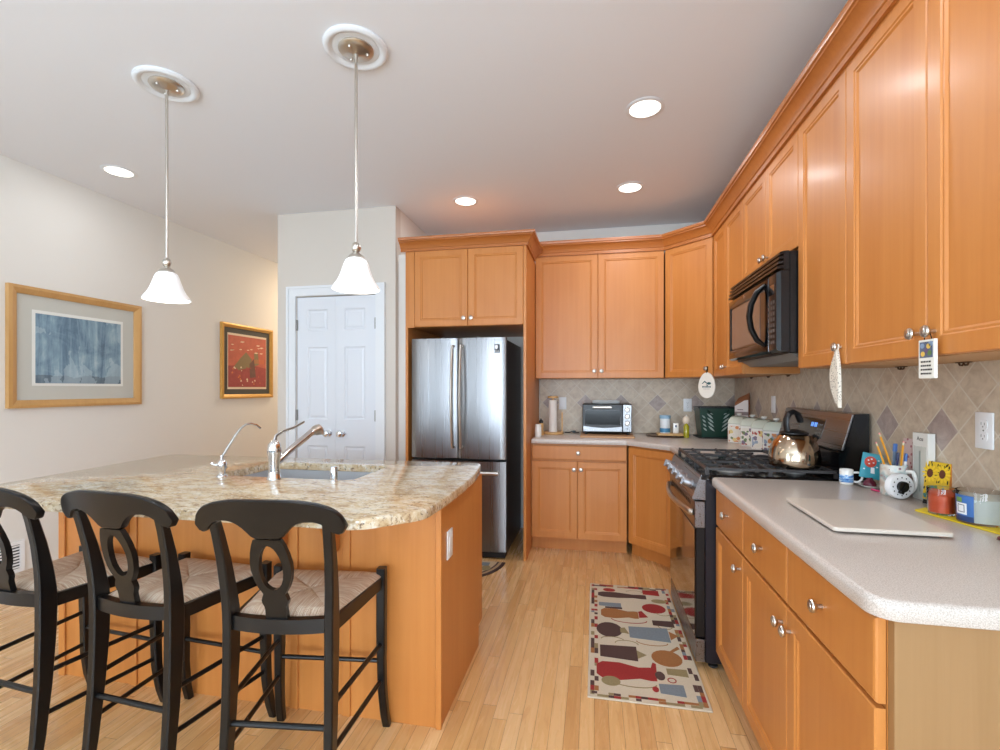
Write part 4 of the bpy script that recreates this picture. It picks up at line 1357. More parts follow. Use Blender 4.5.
rug.build('pile', None, root, 0)

root = thing('doormat', 'small half-round dark patterned mat on the floor in front of the refrigerator', 'rug', (-1.02, 3.55, 0))
def half_round(a, b, n=24): return [(a, 0)] + [(a * cos(pi * k / n), -b * sin(pi * k / n)) for k in range(1, n)] + [(-a, 0)]
mt = MB()
for (sc_, m_, z_) in ((1, plain('mat_dark', (66, 46, 44), .95, noise=.2, nscale=90), .006), (.93, plain('mat_tan', (176, 146, 112), .95, noise=.2, nscale=90), .0065), (.87, RMt['dk'], .007), (.83, plain('mat_sand', (196, 170, 138), .95, noise=.2, nscale=90), .0075)):
    mt.mat(m_).prism([(x_ * sc_, y_ * sc_ - .006 * (1 - sc_)) for x_, y_ in half_round(.36, .40)][::-1], .0005, z_, 'xy')
for k in range(5):
    mt.mat(RMt['or'] if k % 2 else RMt['ol']).prism(ellipse(-.24 + .12 * k, -.14 - .05 * (k % 2), .035, .05, 14), .001, .0079, 'xy')
mt.mat(RMt['bl']).prism([(.19, -.10), (.25, -.10), (.25, -.03), (.19, -.03)], .001, .0079, 'xy')
mt.build('pile', None, root, 0)

# ------------------------------------------------------------------ things on the right worktop
ZW = ZCT + .0005
TX = XR - .0105            # face of the right splashback
o = MB().slab(rounded([(.665, 1.505), (.960, 1.505), (.966, 1.888), (.676, 1.888)], .012, 4), [(.001, ZW + .006), (0, ZW + .007), (0, ZW + .014), (.003, ZW + .017)]).build('cutting_board', plain('pale_speckled_board', (214, 203, 190), .3, coat=.15, noise=.08, nscale=300), None, 30)
tag(o, 'flat pale speckled cutting board lying on the right worktop', 'cutting board')
for (fx, fy) in ((.70, 1.54), (.93, 1.54), (.71, 1.86), (.93, 1.86)):
    MB().lathe([(.012, ZW), (.012, ZW + .0059)], (fx, fy, 0), 'z', 12).build('rubber_foot', M['black_matte'], o)

def mug(name, label, loc, r, h, rz, body_m, band=None, group=None, hs=1.0):
    root = thing(name, label, 'mug', loc, rz, group)
    t_ = r * .1
    MB().lathe([(r * .90, 0), (r * .96, h * .03), (r, h * .08), (r, h * .97), (r - t_ * .4, h), (r - t_, h * .97), (r - t_, h * .10), (.001, h * .07)], (0, 0, 0), 'z', 32).build('body', body_m, root, 50)
    pts = [(r * .97, 0, h * .80), (r + .30 * h * hs, 0, h * .82), (r + .45 * h * hs, 0, h * .62), (r + .43 * h * hs, 0, h * .38), (r + .24 * h * hs, 0, h * .20), (r * .97, 0, h * .20)]
    sm = []
    for k in range(len(pts) - 1):
        for q_ in range(4):
            f = q_ / 4
            p0, p1, p2, p3 = (Vector(pts[max(0, k - 1)]), Vector(pts[k]), Vector(pts[k + 1]), Vector(pts[min(len(pts) - 1, k + 2)]))
            sm.append(.5 * ((2 * p1) + (-p0 + p2) * f + (2 * p0 - 5 * p1 + 4 * p2 - p3) * f * f + (-p0 + 3 * p1 - 3 * p2 + p3) * f ** 3))
    sm.append(Vector(pts[-1]))
    MB().tube(sm, r * .13, 10, flat=(1, 1.4)).build('handle', M['ceramic'], root, 60)
    if band:
        for (za, zb, m_) in band:
            MB().lathe([(r + .0002, h * za), (r + .0006, h * (za + .01)), (r + .0006, h * (zb - .01)), (r + .0002, h * zb)], (0, 0, 0), 'z', 32, False, False).build('printed_band', m_, root, 60)
    return root
def seascape():
    g = NG('painted_seascape')
    n = g.noise(g.mapping((30, 30, 120)), 1.0, 4, .6, .5)
    return g.done(g.ramp(n, [(.35, (40, 84, 160)), (.5, (104, 160, 214)), (.62, (226, 236, 240))]), .25, .3)
mug('espresso_mug', 'tiny white mug with a blue sea picture at the corner by the range', (1.060, 2.292, ZW), .025, .064, R(-20), M['ceramic'], [(.16, .66, seascape())])
def floral():
    g = NG('pale_floral_glaze')
    n = g.noise(g.mapping((26, 26, 26)), 1.0, 3, .5, .6)
    v = g.voro(g.mapping((1, 1, 1)), 38)
    base_ = g.ramp(n, [(.38, (206, 190, 174)), (.5, (222, 218, 208)), (.62, (176, 196, 196)), (.7, (196, 126, 120))])
    return g.done(g.mix(g.math('LESS_THAN', v, .18), base_, srgb(150, 110, 118)), .25, .3)
MC = (1.132, 2.095)
mug('pencil_mug', 'large pale floral mug full of pencils beside the white timer', (MC[0], MC[1], ZW), .043, .118, R(-58), floral(), hs=.52)

M['pencil'] = plain('pencil_yellow', (232, 160, 40), .4)
M['eraser'] = plain('eraser_pink', (226, 150, 140), .7)
M['ferrule'] = plain('ferrule', (200, 190, 160), .35, .8)
def stick(name, label, base, tip, r, m_, cat, end=None, group=None):
    b_, t_ = Vector(base), Vector(tip)
    L_ = (t_ - b_).length
    root = thing(name, label, cat, base, 0, group)
    qd = Vector((0, 0, 1)).rotation_difference((t_ - b_).normalized())
    root.rotation_mode = 'QUATERNION'; root.rotation_quaternion = qd
    MB().lathe([(.0008, 0), (r, .018), (r, L_ - .016)], (0, 0, 0), 'z', 6).build('shaft', m_, root, 0)
    if end == 'eraser':
        MB().lathe([(r * 1.02, L_ - .016), (r * 1.06, L_ - .012), (r * 1.02, L_ - .006)], (0, 0, 0), 'z', 10).build('ferrule', M['ferrule'], root)
        MB().lathe([(r * .95, L_ - .006), (r * .95, L_ - .001), (r * .6, L_)], (0, 0, 0), 'z', 10).build('eraser', M['eraser'], root)
    else:
        MB().lathe([(r * 1.15, L_ - .030), (r * 1.15, L_ - .003), (r * .8, L_)], (0, 0, 0), 'z', 10).build('cap', end, root)
    return root
zb = ZW + .0125
cx, cy = MC
gp = 'pens and pencils in the mug'
blue_m = plain('pen_blue', (70, 108, 170), .4); navy_m = plain('pen_navy', (34, 44, 84), .4)
stick('pencil', 'tallest yellow pencil rising out of the floral mug, tilted left', (cx + .018, cy - .010, zb), (cx - .045, cy + .010, 1.152), .0038, M['pencil'], 'pencil', 'eraser', gp)
stick('pencil', 'shorter yellow pencil leaning furthest left at the rim of the floral mug', (cx - .004, cy - .014, zb), (cx - .058, cy + .006, 1.116), .0038, M['pencil'], 'pencil', 'eraser', gp)
stick('pencil', 'yellow pencil standing upright at the right of the floral mug', (cx + .002, cy - .024, zb), (cx + .016, cy - .030, 1.125), .0038, M['pencil'], 'pencil', 'eraser', gp)
stick('marker', 'thick slate-blue marker standing in the middle of the floral mug', (cx - .008, cy - .004, zb), (cx + .004, cy - .002, 1.112), .0062, plain('marker_slate', (92, 116, 142), .4), 'pen', blue_m, gp)
stick('pen', 'dark navy pen standing low in front in the floral mug', (cx - .010, cy - .026, zb), (cx - .004, cy - .034, 1.082), .0042, navy_m, 'pen', navy_m, gp)
stick('pen', 'white pen with a bright blue cap at the right rim of the floral mug', (cx + .020, cy - .014, zb), (cx + .026, cy - .028, 1.078), .0045, M['white'], 'pen', blue_m, gp)

# kitchen timer leaning on the mug
TC = Vector((1.113, 2.012, ZW + .0475))
root = thing('kitchen_timer', 'round white dial timer with a black knob leaning on the floral mug', 'timer', TC, R(12))
MB().lathe([(.040, -.026), (.0465, -.022), (.0475, -.006), (.045, 0), (.001, .0005)], (0, 0, 0), '-y', 36).build('case', M['white'], root, 40)
kn = MB().lathe([(.020, .0008), (.020, .010), (.018, .012), (.001, .012)], (0, 0, 0), '-y', 24)
kn.prism([(-.0055, -.027), (.0055, -.027), (.0055, .018), (-.0055, .018)], -.017, -.002, 'xz')
kn.xf(Matrix.Rotation(R(28), 4, 'Y')).build('knob', M['black'], root, 30)
tk = MB()
for k in range(12):
    a_ = 2 * pi * k / 12
    px_, pz_ = .033 * cos(a_), .033 * sin(a_)
    tk.prism(ellipse(px_, pz_, .0018, .0026, 8), -.0016, -.0002, 'xz')
tk.build('dial_marks', M['black'], root, 0)

# turquoise tile ornament on a saucer
root = thing('saucer', 'small white saucer under the turquoise mushroom tile', 'saucer', (1.125, 2.228, ZW))
MB().lathe([(.026, 0), (.030, .003), (.044, .009), (.046, .012), (.043, .0115), (.028, .006), (.001, .005)], (0, 0, 0), 'z', 32).build('dish', M['ceramic'], root, 50)
root = thing('tile_ornament', 'tilted turquoise picture tile with a red mushroom, on a dark red foot', 'ornament', (1.118, 2.232, ZW + .0065), R(-14))
MB().lathe([(.022, 0), (.024, .008), (.020, .018), (.012, .026), (.010, .034)], (0, 0, 0), 'z', 20).build('foot', plain('dark_red_glaze', (104, 34, 52), .25), root, 50)
rt = Matrix.Translation((0, .004, .030)) @ Matrix.Rotation(R(10), 4, 'Y') @ Matrix.Rotation(R(-10), 4, 'X')
tl = MB().mat(plain('turquoise_glaze', (58, 158, 176), .3)).box(-.036, .036, -.004, .004, 0, .104, .0015, 1)
tl.mat(plain('mushroom_red', (206, 66, 42), .35)).prism(ellipse(-.006, .068, .021, .023, 20), -.0052, -.0041, 'xz')
tl.mat(M['white']).prism([(-.002, .046), (.010, .046), (.014, .022), (.0, .022)], -.0050, -.0041, 'xz')
for (px_, pz_) in ((-.014, .074), (-.004, .080), (.004, .066), (-.010, .060), (.018, .050), (-.024, .036), (.020, .078)):
    tl.prism(ellipse(px_, pz_, .0035, .003, 8), -.0058, -.0041, 'xz')
tl.xf(rt).build('tile', None, root, 0)

o = MB().tube([(1.092, 2.165, ZW + .0045), (1.108, 2.118, ZW + .0045), (1.118, 2.085 - .050, ZW + .0045)][:2], .0042, 8).build('crayon', plain('pink_wax', (206, 62, 110), .5), None, 30)
tag(o, 'bright pink crayon lying at the foot of the floral mug', 'crayon')

# thermometer box leaning on the splashback
root = thing('thermometer_box', 'tall white boxed thermometer standing against the right splashback', 'box', (TX - .0275, 2.022, ZW), R(-90))
MB().box(-.042, .042, 0, .024, 0, .246, .001, 1).build('carton', plain('carton_white', (232, 230, 222), .5), root, smooth=0)
MB().box(-.034, .034, -.0008, -.0001, .004, .196).build('window', plain('carton_window', (206, 208, 200), .2, coat=.5), root, smooth=0)
MB().box(-.004, .004, -.0016, -.0009, .03, .18).build('tube', plain('tube_grey', (150, 158, 150), .3), root, smooth=0)
text_mesh('lettering', 'Acu', .022, M['black'], root, (0, -.0003, .224), (R(90), 0, 0), .0002)
# pink card
def pink():
    g = NG('pink_floral_card')
    v = g.voro(g.mapping((1, 1, 1)), 55)
    return g.done(g.mix(g.math('LESS_THAN', v, .3), srgb(226, 200, 196), srgb(186, 112, 120)), .7)
o = MB().box(-.036, .036, 0, .002, 0, .215).build('greeting_card', pink(), None, 0)
o.location = (TX - .0165, 2.125, ZW); o.rotation_euler = (R(-3.5), 0, R(-90))
tag(o, 'pink floral card standing behind the pencil mug', 'card')

# sunflower tile on small feet
root = thing('sunflower_tile', 'yellow sunflower picture tile leaning on the splashback behind the orange candle', 'ornament', (1.176, 1.944, ZW), R(-72))
tl = MB().mat(plain('sunflower_yellow', (226, 186, 40), .3, noise=.18, nscale=40)).box(-.043, .043, -.001, .013, .014, .150)
blk = M['black']; brn = plain('sunflower_brown', (98, 50, 28), .5); grn = plain('leaf_green', (76, 128, 70), .4); yel = plain('petal_yellow', (244, 206, 46), .35)
rnd = random.Random(8)
for k in range(34):
    edge_ = k % 3
    if edge_ == 0: px_, pz_ = rnd.uniform(-.040, .040), rnd.uniform(.134, .148)
    elif edge_ == 1: px_, pz_ = rnd.choice((-.040, .038)) + rnd.uniform(-.002, .002), rnd.uniform(.05, .14)
    else: px_, pz_ = rnd.uniform(-.008, .010), rnd.uniform(.045, .12)
    tl.mat(blk).prism([(px_ - .0016, pz_ - .005), (px_ + .0016, pz_ - .004), (px_ + .002, pz_ + .005), (px_ - .001, pz_ + .004)], -.0016, -.0009, 'xz')
for (px_, pz_) in ((-.024, .108), (.018, .110)):
    for q_ in range(12):
        a_ = 2 * pi * q_ / 12
        c0_ = (px_ + .019 * cos(a_), pz_ + .022 * sin(a_))
        tl.mat(yel).prism(ellipse(c0_[0], c0_[1], .010, .0035, 8, a_), -.0020, -.0009, 'xz')
    tl.mat(brn).prism(ellipse(px_, pz_, .0105, .0155, 16), -.0026, -.0009, 'xz')
for k in range(10):
    tl.mat(grn if k % 2 else plain('stem_teal', (60, 132, 140), .4)).prism(ellipse(-.036 + .008 * k, .026 + .006 * (k % 3), .005, .009, 8, .4), -.0018, -.0009, 'xz')
tl.mat(plain('tile_edge_orange', (206, 128, 40), .4)).box(.0431, .0440, -.001, .013, .014, .150)
tl.xf(Matrix.Rotation(R(-6), 4, 'X')).build('tile', None, root, 0)
MB().box(-.030, .030, -.014, .010, 0, .006).box(-.030, .030, -.012, -.007, .006, .0135).build('foot', M['black'], root, smooth=0)

o = MB().slab(rounded([(1.050, 1.838), (1.118, 1.555), (1.198, 1.575), (1.198, 1.875), (1.110, 1.878)], [.02, .03, .02, .02, .03], 5), [(.001, ZW), (0, ZW + .001), (0, ZW + .003), (.001, ZW + .004)]).build('candle_mat', plain('bright_yellow_silicone', (236, 208, 40), .5), None, 0)
tag(o, 'bright yellow mat under the two jar candles', 'mat')
ZM = ZW + .0045
M['jar'] = plain('clear_jar_glass', (252, 252, 252), .03, trans=1.0, ior=1.45)
def candle(label, loc, rb, rt_, h, fill, wax, wz=.0):
    root = thing('jar_candle', label, 'candle', loc)
    MB().lathe([(.001, 0), (rb, 0), (rb + .001, .003), (rt_, h - .002), (rt_ - .0006, h), (rt_ - .0014, h - .002), (rb - .0008, .006), (.001, .006)], (0, 0, 0), 'z', 40).build('glass', M['jar'], root, 50)
    rf = rb + (rt_ - rb) * fill
    MB().lathe([(.001, .0063), (rb - .0012, .0063), (rf - .0018, h * fill - .001), (rf - .003, h * fill), (.001, h * fill)], (0, 0, 0), 'z', 36).build('wax', wax, root, 40)
    MB().lathe([(.0010, h * fill), (.0010, h * fill + .010)], (.003, 0, 0), 'z', 6).build('wick', M['black'], root)
    return root
candle('orange wax candle in a glass jar on the yellow mat', (1.104, 1.792, ZM), .033, .038, .084, .74, plain('orange_wax', (236, 92, 44), .4, emit=0))
root = candle('white wax candle in a wide glass jar with a blue label on the yellow mat', (1.144, 1.694, ZM), .052, .056, .096, .78, plain('white_wax', (214, 220, 210), .45))
lb = MB()
def patch(a0, a1, z0_, z1_, r_, n=10):
    f = lambda z: r_ + .004 * z / .096
    A_ = [(f(z0_) * cos(a0 + (a1 - a0) * k / n), f(z0_) * sin(a0 + (a1 - a0) * k / n), z0_) for k in range(n + 1)]
    B_ = [(f(z1_) * cos(a0 + (a1 - a0) * k / n), f(z1_) * sin(a0 + (a1 - a0) * k / n), z1_) for k in range(n + 1)]
    lb.rings([A_, B_], False, False, closed=False)
lb.mat(plain('label_blue', (66, 112, 176), .4)); patch(R(163), R(222), .006, .084, .0532)
lb.mat(plain('label_navy', (44, 66, 110), .4)); patch(R(163), R(222), .006, .022, .0535)
lb.mat(M['white']); patch(R(170), R(205), .026, .060, .0537)
lb.mat(plain('label_ring', (60, 70, 84), .4)); patch(R(177), R(199), .032, .055, .0539)
lb.mat(M['white']); patch(R(179), R(197), .034, .053, .0541)
lb.mat(plain('label_leaf', (120, 160, 80), .4)); patch(R(172), R(192), .062, .076, .0537)
lb.build('label', None, root, 60)['label'] = 'blue paper label with a white round emblem'
root = thing('dried_berries', 'few dark red dried berries on the worktop at the right picture edge', 'berries', (1.072, 1.520, ZW))
for k, (bx, by, br) in enumerate(((0, 0, .006), (.012, .004, .005), (.020, -.006, .0055), (.009, -.010, .0045))):
    MB().sphere((bx, by, br), br, 10).build('berry', plain('berry_red', (92, 30, 34), .4), root)
MB().tube([(-.004, .006, .002), (.012, -.004, .004), (.032, -.012, .003)], .0012, 6).build('stalk', M['black'], root)

# ------------------------------------------------------------------ things on the back worktop
ZK = ZCT + .0045
o = MB().slab(rounded([(-.115, 3.985), (.325, 3.985), (.325, 4.43), (-.115, 4.43)], .02, 4), [(.002, ZK), (0, ZK + .002), (0, ZK + .010), (.002, ZK + .012)]).build('bread_board', wood('striped_board', (176, 120, 78), (222, 182, 136), .45, .1, True, 60), None, 30)
tag(o, 'wooden board lying under the toaster oven', 'cutting board')
root = thing('toaster_oven', 'black and silver toaster oven with three knobs on the back worktop', 'toaster oven', (.106, 4.140, ZK + .0125))
tw, th_ = .205, .262
MB().box(-tw, tw, .012, .285, .016, th_, .008, 2).build('shell', M['black'], root, smooth=30)
for a in (-tw + .03, tw - .03):
    for b in (.04, .25): MB().lathe([(.012, 0), (.012, .017)], (a, b, 0), 'z', 12).build('foot', M['black_matte'], root)
dd = MB().box(-tw + .004, .128, .0, .0115, .026, th_ - .008, .002, 1).build('door', M['black_plastic'], root, smooth=0)
MB().mat(M['steel_h']).prism([(-tw + .008, .028), (.124, .028), (.124, .070), (.04, .060), (-.04, .056), (-.12, .062), (-tw + .008, .072)], -.0015, -.0002, 'xz').build('steel_band', None, dd, 0)
MB().tube([(-.115, -.001, th_ - .030), (-.112, -.022, th_ - .030), (.032, -.022, th_ - .030), (.035, -.001, th_ - .030)], .008, 10).build('handle', M['nickel'], dd)
MB().box(-tw + .022, .110, -.0012, -.0003, .084, th_ - .052).build('window', plain('toaster_glass', (14, 15, 17), .12, spec=.25), dd, smooth=0)
cpn = MB().box(.132, tw - .004, -.001, .0115, .026, th_ - .008, .002, 1).build('control_panel', M['steel'], root, smooth=0)
for zz in (.212, .155, .098):
    MB().lathe([(.021, .001), (.021, .006), (.016, .010), (.015, .022), (.001, .023)], (.167, 0, zz), '-y', 20).build('knob', M['nickel'], cpn)
MB().lathe([(.005, .001), (.005, .003)], (.167, 0, .052), '-y', 10).build('light', M['black'], cpn)
root = thing('baking_pan', 'shallow white enamel pan resting on top of the toaster oven', 'pan', (.100, 4.290, ZK + .0125 + th_ + .0005))
MB().slab(rounded([(-.125, -.095), (.125, -.095), (.125, .095), (-.125, .095)], .03, 5), [(.016, 0), (.012, .002), (.002, .024), (0, .026), (.004, .026), (.014, .006)]).build('pan', plain('white_enamel', (228, 228, 226), .3), root, 40)
# flex of the toaster along the wall
pp = [(-.265, 4.40, ZK + .004), (-.22, 4.39, ZK + .004), (-.19, 4.40, ZK + .016), (-.17, 4.41, ZK + .006), (-.135, 4.40, ZK + .004)]
o = MB().tube(pp, .0045, 8).box(-.195, -.165, 4.388, 4.42, ZK + .001, ZK + .020, .003, 1).build('power_cord', M['black'], None, 40)
tag(o, 'short black power cord lying between paper towel stand and toaster oven', 'cord')
# paper towel stand
root = thing('paper_towel_stand', 'bamboo paper towel stand with a thin white roll beside the refrigerator panel', 'paper towel holder', (-.362, 4.270, ZK))
MB().lathe([(.092, 0), (.096, .004), (.096, .014), (.090, .018), (.001, .018)], (0, 0, 0), 'z', 36).build('base', M['bamboo'], root)
MB().lathe([(.010, .018), (.010, .325)], (0, 0, 0), 'z', 14).build('post', M['bamboo'], root)
MB().lathe([(.012, .318), (.046, .320), (.048, .328), (.046, .336), (.001, .337)], (0, 0, 0), 'z', 28).build('top_disc', M['bamboo'], root)
MB().lathe([(.011, .019), (.037, .019), (.037, .300), (.011, .300)], (0, 0, 0), 'z', 32).build('paper_roll', plain('paper_white', (232, 226, 218), .9, bump=.3, nscale=60), root)
MB().lathe([(.0055, .018), (.0055, .190), (.003, .194)], (.082, -.010, 0), 'z', 12).build('tension_arm', M['bamboo'], root)
root = thing('white_jar', 'small white jar at the left end of the back worktop', 'jar', (-.462, 3.985, ZK))
MB().lathe([(.026, 0), (.028, .004), (.028, .078), (.024, .088), (.024, .092)], (0, 0, 0), 'z', 24).build('body', M['ceramic'], root)
MB().lathe([(.026, .0922), (.026, .100), (.020, .106), (.001, .107)], (0, 0, 0), 'z', 24).build('lid', M['ceramic'], root)
root = thing('pepper_mill', 'small wooden pepper mill with a dark cap behind the white jar', 'pepper mill', (-.452, 4.120, ZK))
MB().lathe([(.024, 0), (.026, .006), (.018, .050), (.022, .095), (.018, .105)], (0, 0, 0), 'z', 24).build('body', M['bamboo'], root, 50)
MB().lathe([(.016, .1052), (.019, .118), (.014, .132), (.005, .136), (.006, .142), (.001, .146)], (0, 0, 0), 'z', 20).build('cap', M['black'], root, 50)

# tray with salt, shaker and oil
root = thing('round_tray', 'dark round tray on the back worktop under the salt and oil', 'tray', (.615, 4.275, ZK))
MB().lathe([(.165, 0), (.178, .003), (.182, .010), (.178, .010), (.170, .005), (.001, .005)], (0, 0, 0), 'z', 48).build('dish', plain('dark_wood_tray', (98, 74, 54), .35, noise=.15, nscale=20), root, 50)
o = MB().slab(rounded([(.520, 4.165), (.745, 4.165), (.745, 4.285), (.520, 4.285)], .012, 4), [(.001, ZK + .0105), (0, ZK + .012), (0, ZK + .026), (.002, ZK + .028)]).build('serving_board', M['bamboo'], None, 30)
tag(o, 'small pale wooden board lying across the dark round tray', 'board')
ZS = ZK + .0285
root = thing('salt_canister', 'round white salt canister with a pale blue lid on the small wooden board', 'canister', (.588, 4.228, ZS))
MB().lathe([(.040, 0), (.042, .003), (.042, .122)], (0, 0, 0), 'z', 32).build('body', plain('canister_white', (232, 236, 238), .4), root)
MB().lathe([(.044, .1222), (.045, .126), (.045, .146), (.042, .150), (.001, .150)], (0, 0, 0), 'z', 32).build('lid', plain('pale_blue_lid', (150, 188, 212), .35), root)
MB().lathe([(.0423, .008), (.0427, .010), (.0427, .040), (.0423, .042)], (0, 0, 0), 'z', 32, False, False).build('blue_band', plain('canister_blue', (74, 138, 176), .4), root)
root = thing('salt_shaker', 'small white square shaker between the salt canister and the oil bottle', 'shaker', (.672, 4.222, ZS))
MB().box(-.022, .022, -.018, .018, 0, .086, .005, 2).build('body', M['ceramic'], root, smooth=40)
MB().prism(ellipse(0, .060, .007, .010, 12), -.0192, -.0182, 'xz').build('emblem', navy_m, root, 0)
root = thing('oil_bottle', 'small bottle of yellow-green oil with a pale round stopper', 'bottle', (.744, 4.150, ZK))
MB().lathe([(.001, 0), (.022, 0), (.023, .003), (.023, .092), (.016, .104), (.011, .110), (.011, .118), (.001, .118)], (0, 0, 0), 'z', 28).build('glass', plain('oil_filled_glass', (168, 158, 30), .08, coat=.6), root, 50)
MB().sphere((0, 0, .142), .030, 18, (1, .5, 1.15)).build('stopper', plain('pale_stopper', (224, 206, 184), .4), root)
MB().lathe([(.005, .170), (.004, .186), (.001, .188)], (0, 0, 0), 'z', 10).build('stopper_tip', M['ceramic'], root)

# green basket with pierced leaf pattern on a dark mat
o = MB().slab(rounded([(.835, 4.10), (1.10, 4.10), (1.10, 4.40), (.835, 4.40)], .03, 4), [(.001, ZK), (0, ZK + .002), (0, ZK + .004), (.002, ZK + .006)]).build('dark_mat', M['black_matte'], None, 0)
tag(o, 'dark mat under the green basket on the back worktop', 'mat')
root = thing('green_basket', 'dark green plastic basket pierced with a leaf pattern in the back corner', 'basket', (.990, 4.145, ZK + .0065))
GB = plain('dark_green_plastic', (24, 62, 48), .35)
def leaf_slot(cx_, cz_, L_, w_, a_):
    pts_ = []
    for k in range(10):
        f = k / 9
        pts_.append((L_ * (f - .5), w_ * sin(pi * f)))
    for k in range(8, 0, -1):
        f = k / 9
        pts_.append((L_ * (f - .5), -w_ * sin(pi * f)))
    return [(cx_ + x_ * cos(a_) - z_ * sin(a_), cz_ + x_ * sin(a_) + z_ * cos(a_)) for x_, z_ in pts_]
slots = []
for k in range(5):
    zz = .052 + k * .034
    sp_ = .050 + .004 * k
    for s in (-1, 1):
        slots.append(leaf_slot(s * sp_, zz + .018, .070, .0075, s * R(42)))
        if k < 4: slots.append(leaf_slot(s * (sp_ + .048), zz + .012, .040, .0065, s * R(42)))
fw0, fw1, bh = .122, .146, .236
fr = MB().prism([(-fw0, .004), (fw0, .004), (fw1, bh), (-fw1, bh)], 0, .004, 'xz', holes=slots)
for v in fr.bm.verts: v.co.y -= (v.co.z / bh) * .018 - .018
fr.build('front_panel', GB, root, 0)
bk = MB()
bk.rings([[(-fw0, .018, 0), (fw0, .018, 0), (fw0, .20, 0), (-fw0, .20, 0)], [(-fw0, .018, .004), (fw0, .018, .004), (fw0, .20, .004), (-fw0, .20, .004)]])
for s in (-1, 1):
    bk.rings([[(s * fw0, .018, .004), (s * (fw0 - .004), .018, .004), (s * (fw0 - .004), .20, .004), (s * fw0, .20, .004)], [(s * fw1, 0, bh), (s * (fw1 - .004), 0, bh), (s * (fw1 - .004), .216, bh), (s * fw1, .216, bh)]])
bk.rings([[(-fw0, .196, .004), (fw0, .196, .004), (fw0, .20, .004), (-fw0, .20, .004)], [(-fw1, .212, bh), (fw1, .212, bh), (fw1, .216, bh), (-fw1, .216, bh)]])
bk.build('sides', GB, root, 0)
MB().prism(rounded([(-fw1 - .008, -.010), (fw1 + .008, -.010), (fw1 + .008, .226), (-fw1 - .008, .226)], .02, 4), bh, bh + .010, 'xy', holes=[rounded([(-fw1 + .006, .006), (fw1 - .006, .006), (fw1 - .006, .210), (-fw1 + .006, .210)], .012, 4)]).build('rim', M['black'], root, 0)

lin = .010
MB().prism([(-fw0 + .006, .008), (fw0 - .006, .008), (fw1 - .010, bh - .04), (-fw1 + .010, bh - .04)], .022, .026, 'xz').build('slot_sheet', plain('pale_slot_sheet', (196, 204, 196), .7), root, 0)  # pale sheet added to stand in for tile seen through the slots

# paper bag in the corner
root = thing('paper_bag', 'white and brown paper bag standing in the back corner behind the canisters', 'bag', (1.150, 4.06, ZK), R(-32))
MB().rings([[(-.045, -.03, 0), (.045, -.03, 0), (.045, .03, 0), (-.045, .03, 0)], [(-.048, -.033, .15), (.048, -.033, .15), (.048, .033, .15), (-.048, .033, .15)], [(-.048, -.033, .29), (.048, -.033, .33), (.048, .020, .33), (-.048, .020, .29)], [(-.03, -.004, .33), (.048, -.004, .37), (.048, .004, .37), (-.03, .004, .33)]]).build('bag', plain('brown_paper', (150, 96, 62), .8, noise=.2, nscale=20), root, 20)
MB().prism([(-.0495, .165), (.0495, .165), (.0495, .315), (.02, .310), (-.0495, .265)], -.0352, -.0338, 'xz').build('white_label', plain('bag_white', (226, 214, 208), .6), root, 0)
MB().box(-.0497, .0497, -.0360, -.0353, .195, .222).box(-.03, .012, -.0360, -.0353, .236, .242).build('print', plain('bag_grey', (146, 128, 126), .6), root, smooth=0)

# four fruit-painted canisters along the wall
FC = {'r': plain('fruit_red', (190, 60, 48), .3), 'o': plain('fruit_orange', (226, 128, 56), .3), 'g': plain('fruit_green', (92, 128, 72), .3), 'y': plain('fruit_yellow', (232, 196, 92), .3), 'p': plain('fruit_plum', (104, 84, 122), .3), 'b': plain('fruit_blue', (134, 156, 182), .3)}
M['lid_green'] = plain('pale_green_glaze', (212, 216, 200), .22, coat=.4)
FRGB = {'r': (176, 74, 60), 'o': (214, 138, 84), 'g': (110, 128, 86), 'y': (222, 196, 128), 'p': (122, 108, 126), 'b': (150, 164, 180)}
def fruit_paint(seed, lead):
    g = NG('fruit_painting')
    v = g.mapping((1, 1, 1), loc=(seed * 1.7, seed * .9, 0))
    vv = g.nt.nodes.new('ShaderNodeVectorMath'); vv.operation = 'ADD'
    nz = g.nt.nodes.new('ShaderNodeTexNoise'); nz.inputs['Scale'].default_value = 60
    g.link(v, nz.inputs['Vector'])
    sc_ = g.nt.nodes.new('ShaderNodeVectorMath'); sc_.operation = 'SCALE'; sc_.inputs['Scale'].default_value = .012
    g.link(nz.outputs['Color'], sc_.inputs[0]); g.link(v, vv.inputs[0]); g.link(sc_.outputs[0], vv.inputs[1])
    n = g.nt.nodes.new('ShaderNodeTexVoronoi'); n.inputs['Scale'].default_value = 42
    g.link(vv.outputs[0], n.inputs['Vector'])
    f = g.sep(n.outputs['Color'])[0]
    st = [(k / (len(lead) + 2), FRGB[c_]) for k, c_ in enumerate(lead)] + [(len(lead) / (len(lead) + 2), (226, 218, 204))]
    col = g.ramp(f, st, 'CONSTANT')
    col = g.mix(g.math('GREATER_THAN', n.outputs['Distance'], .62), col, srgb(230, 222, 210))
    return g.done(col, .3, .2)
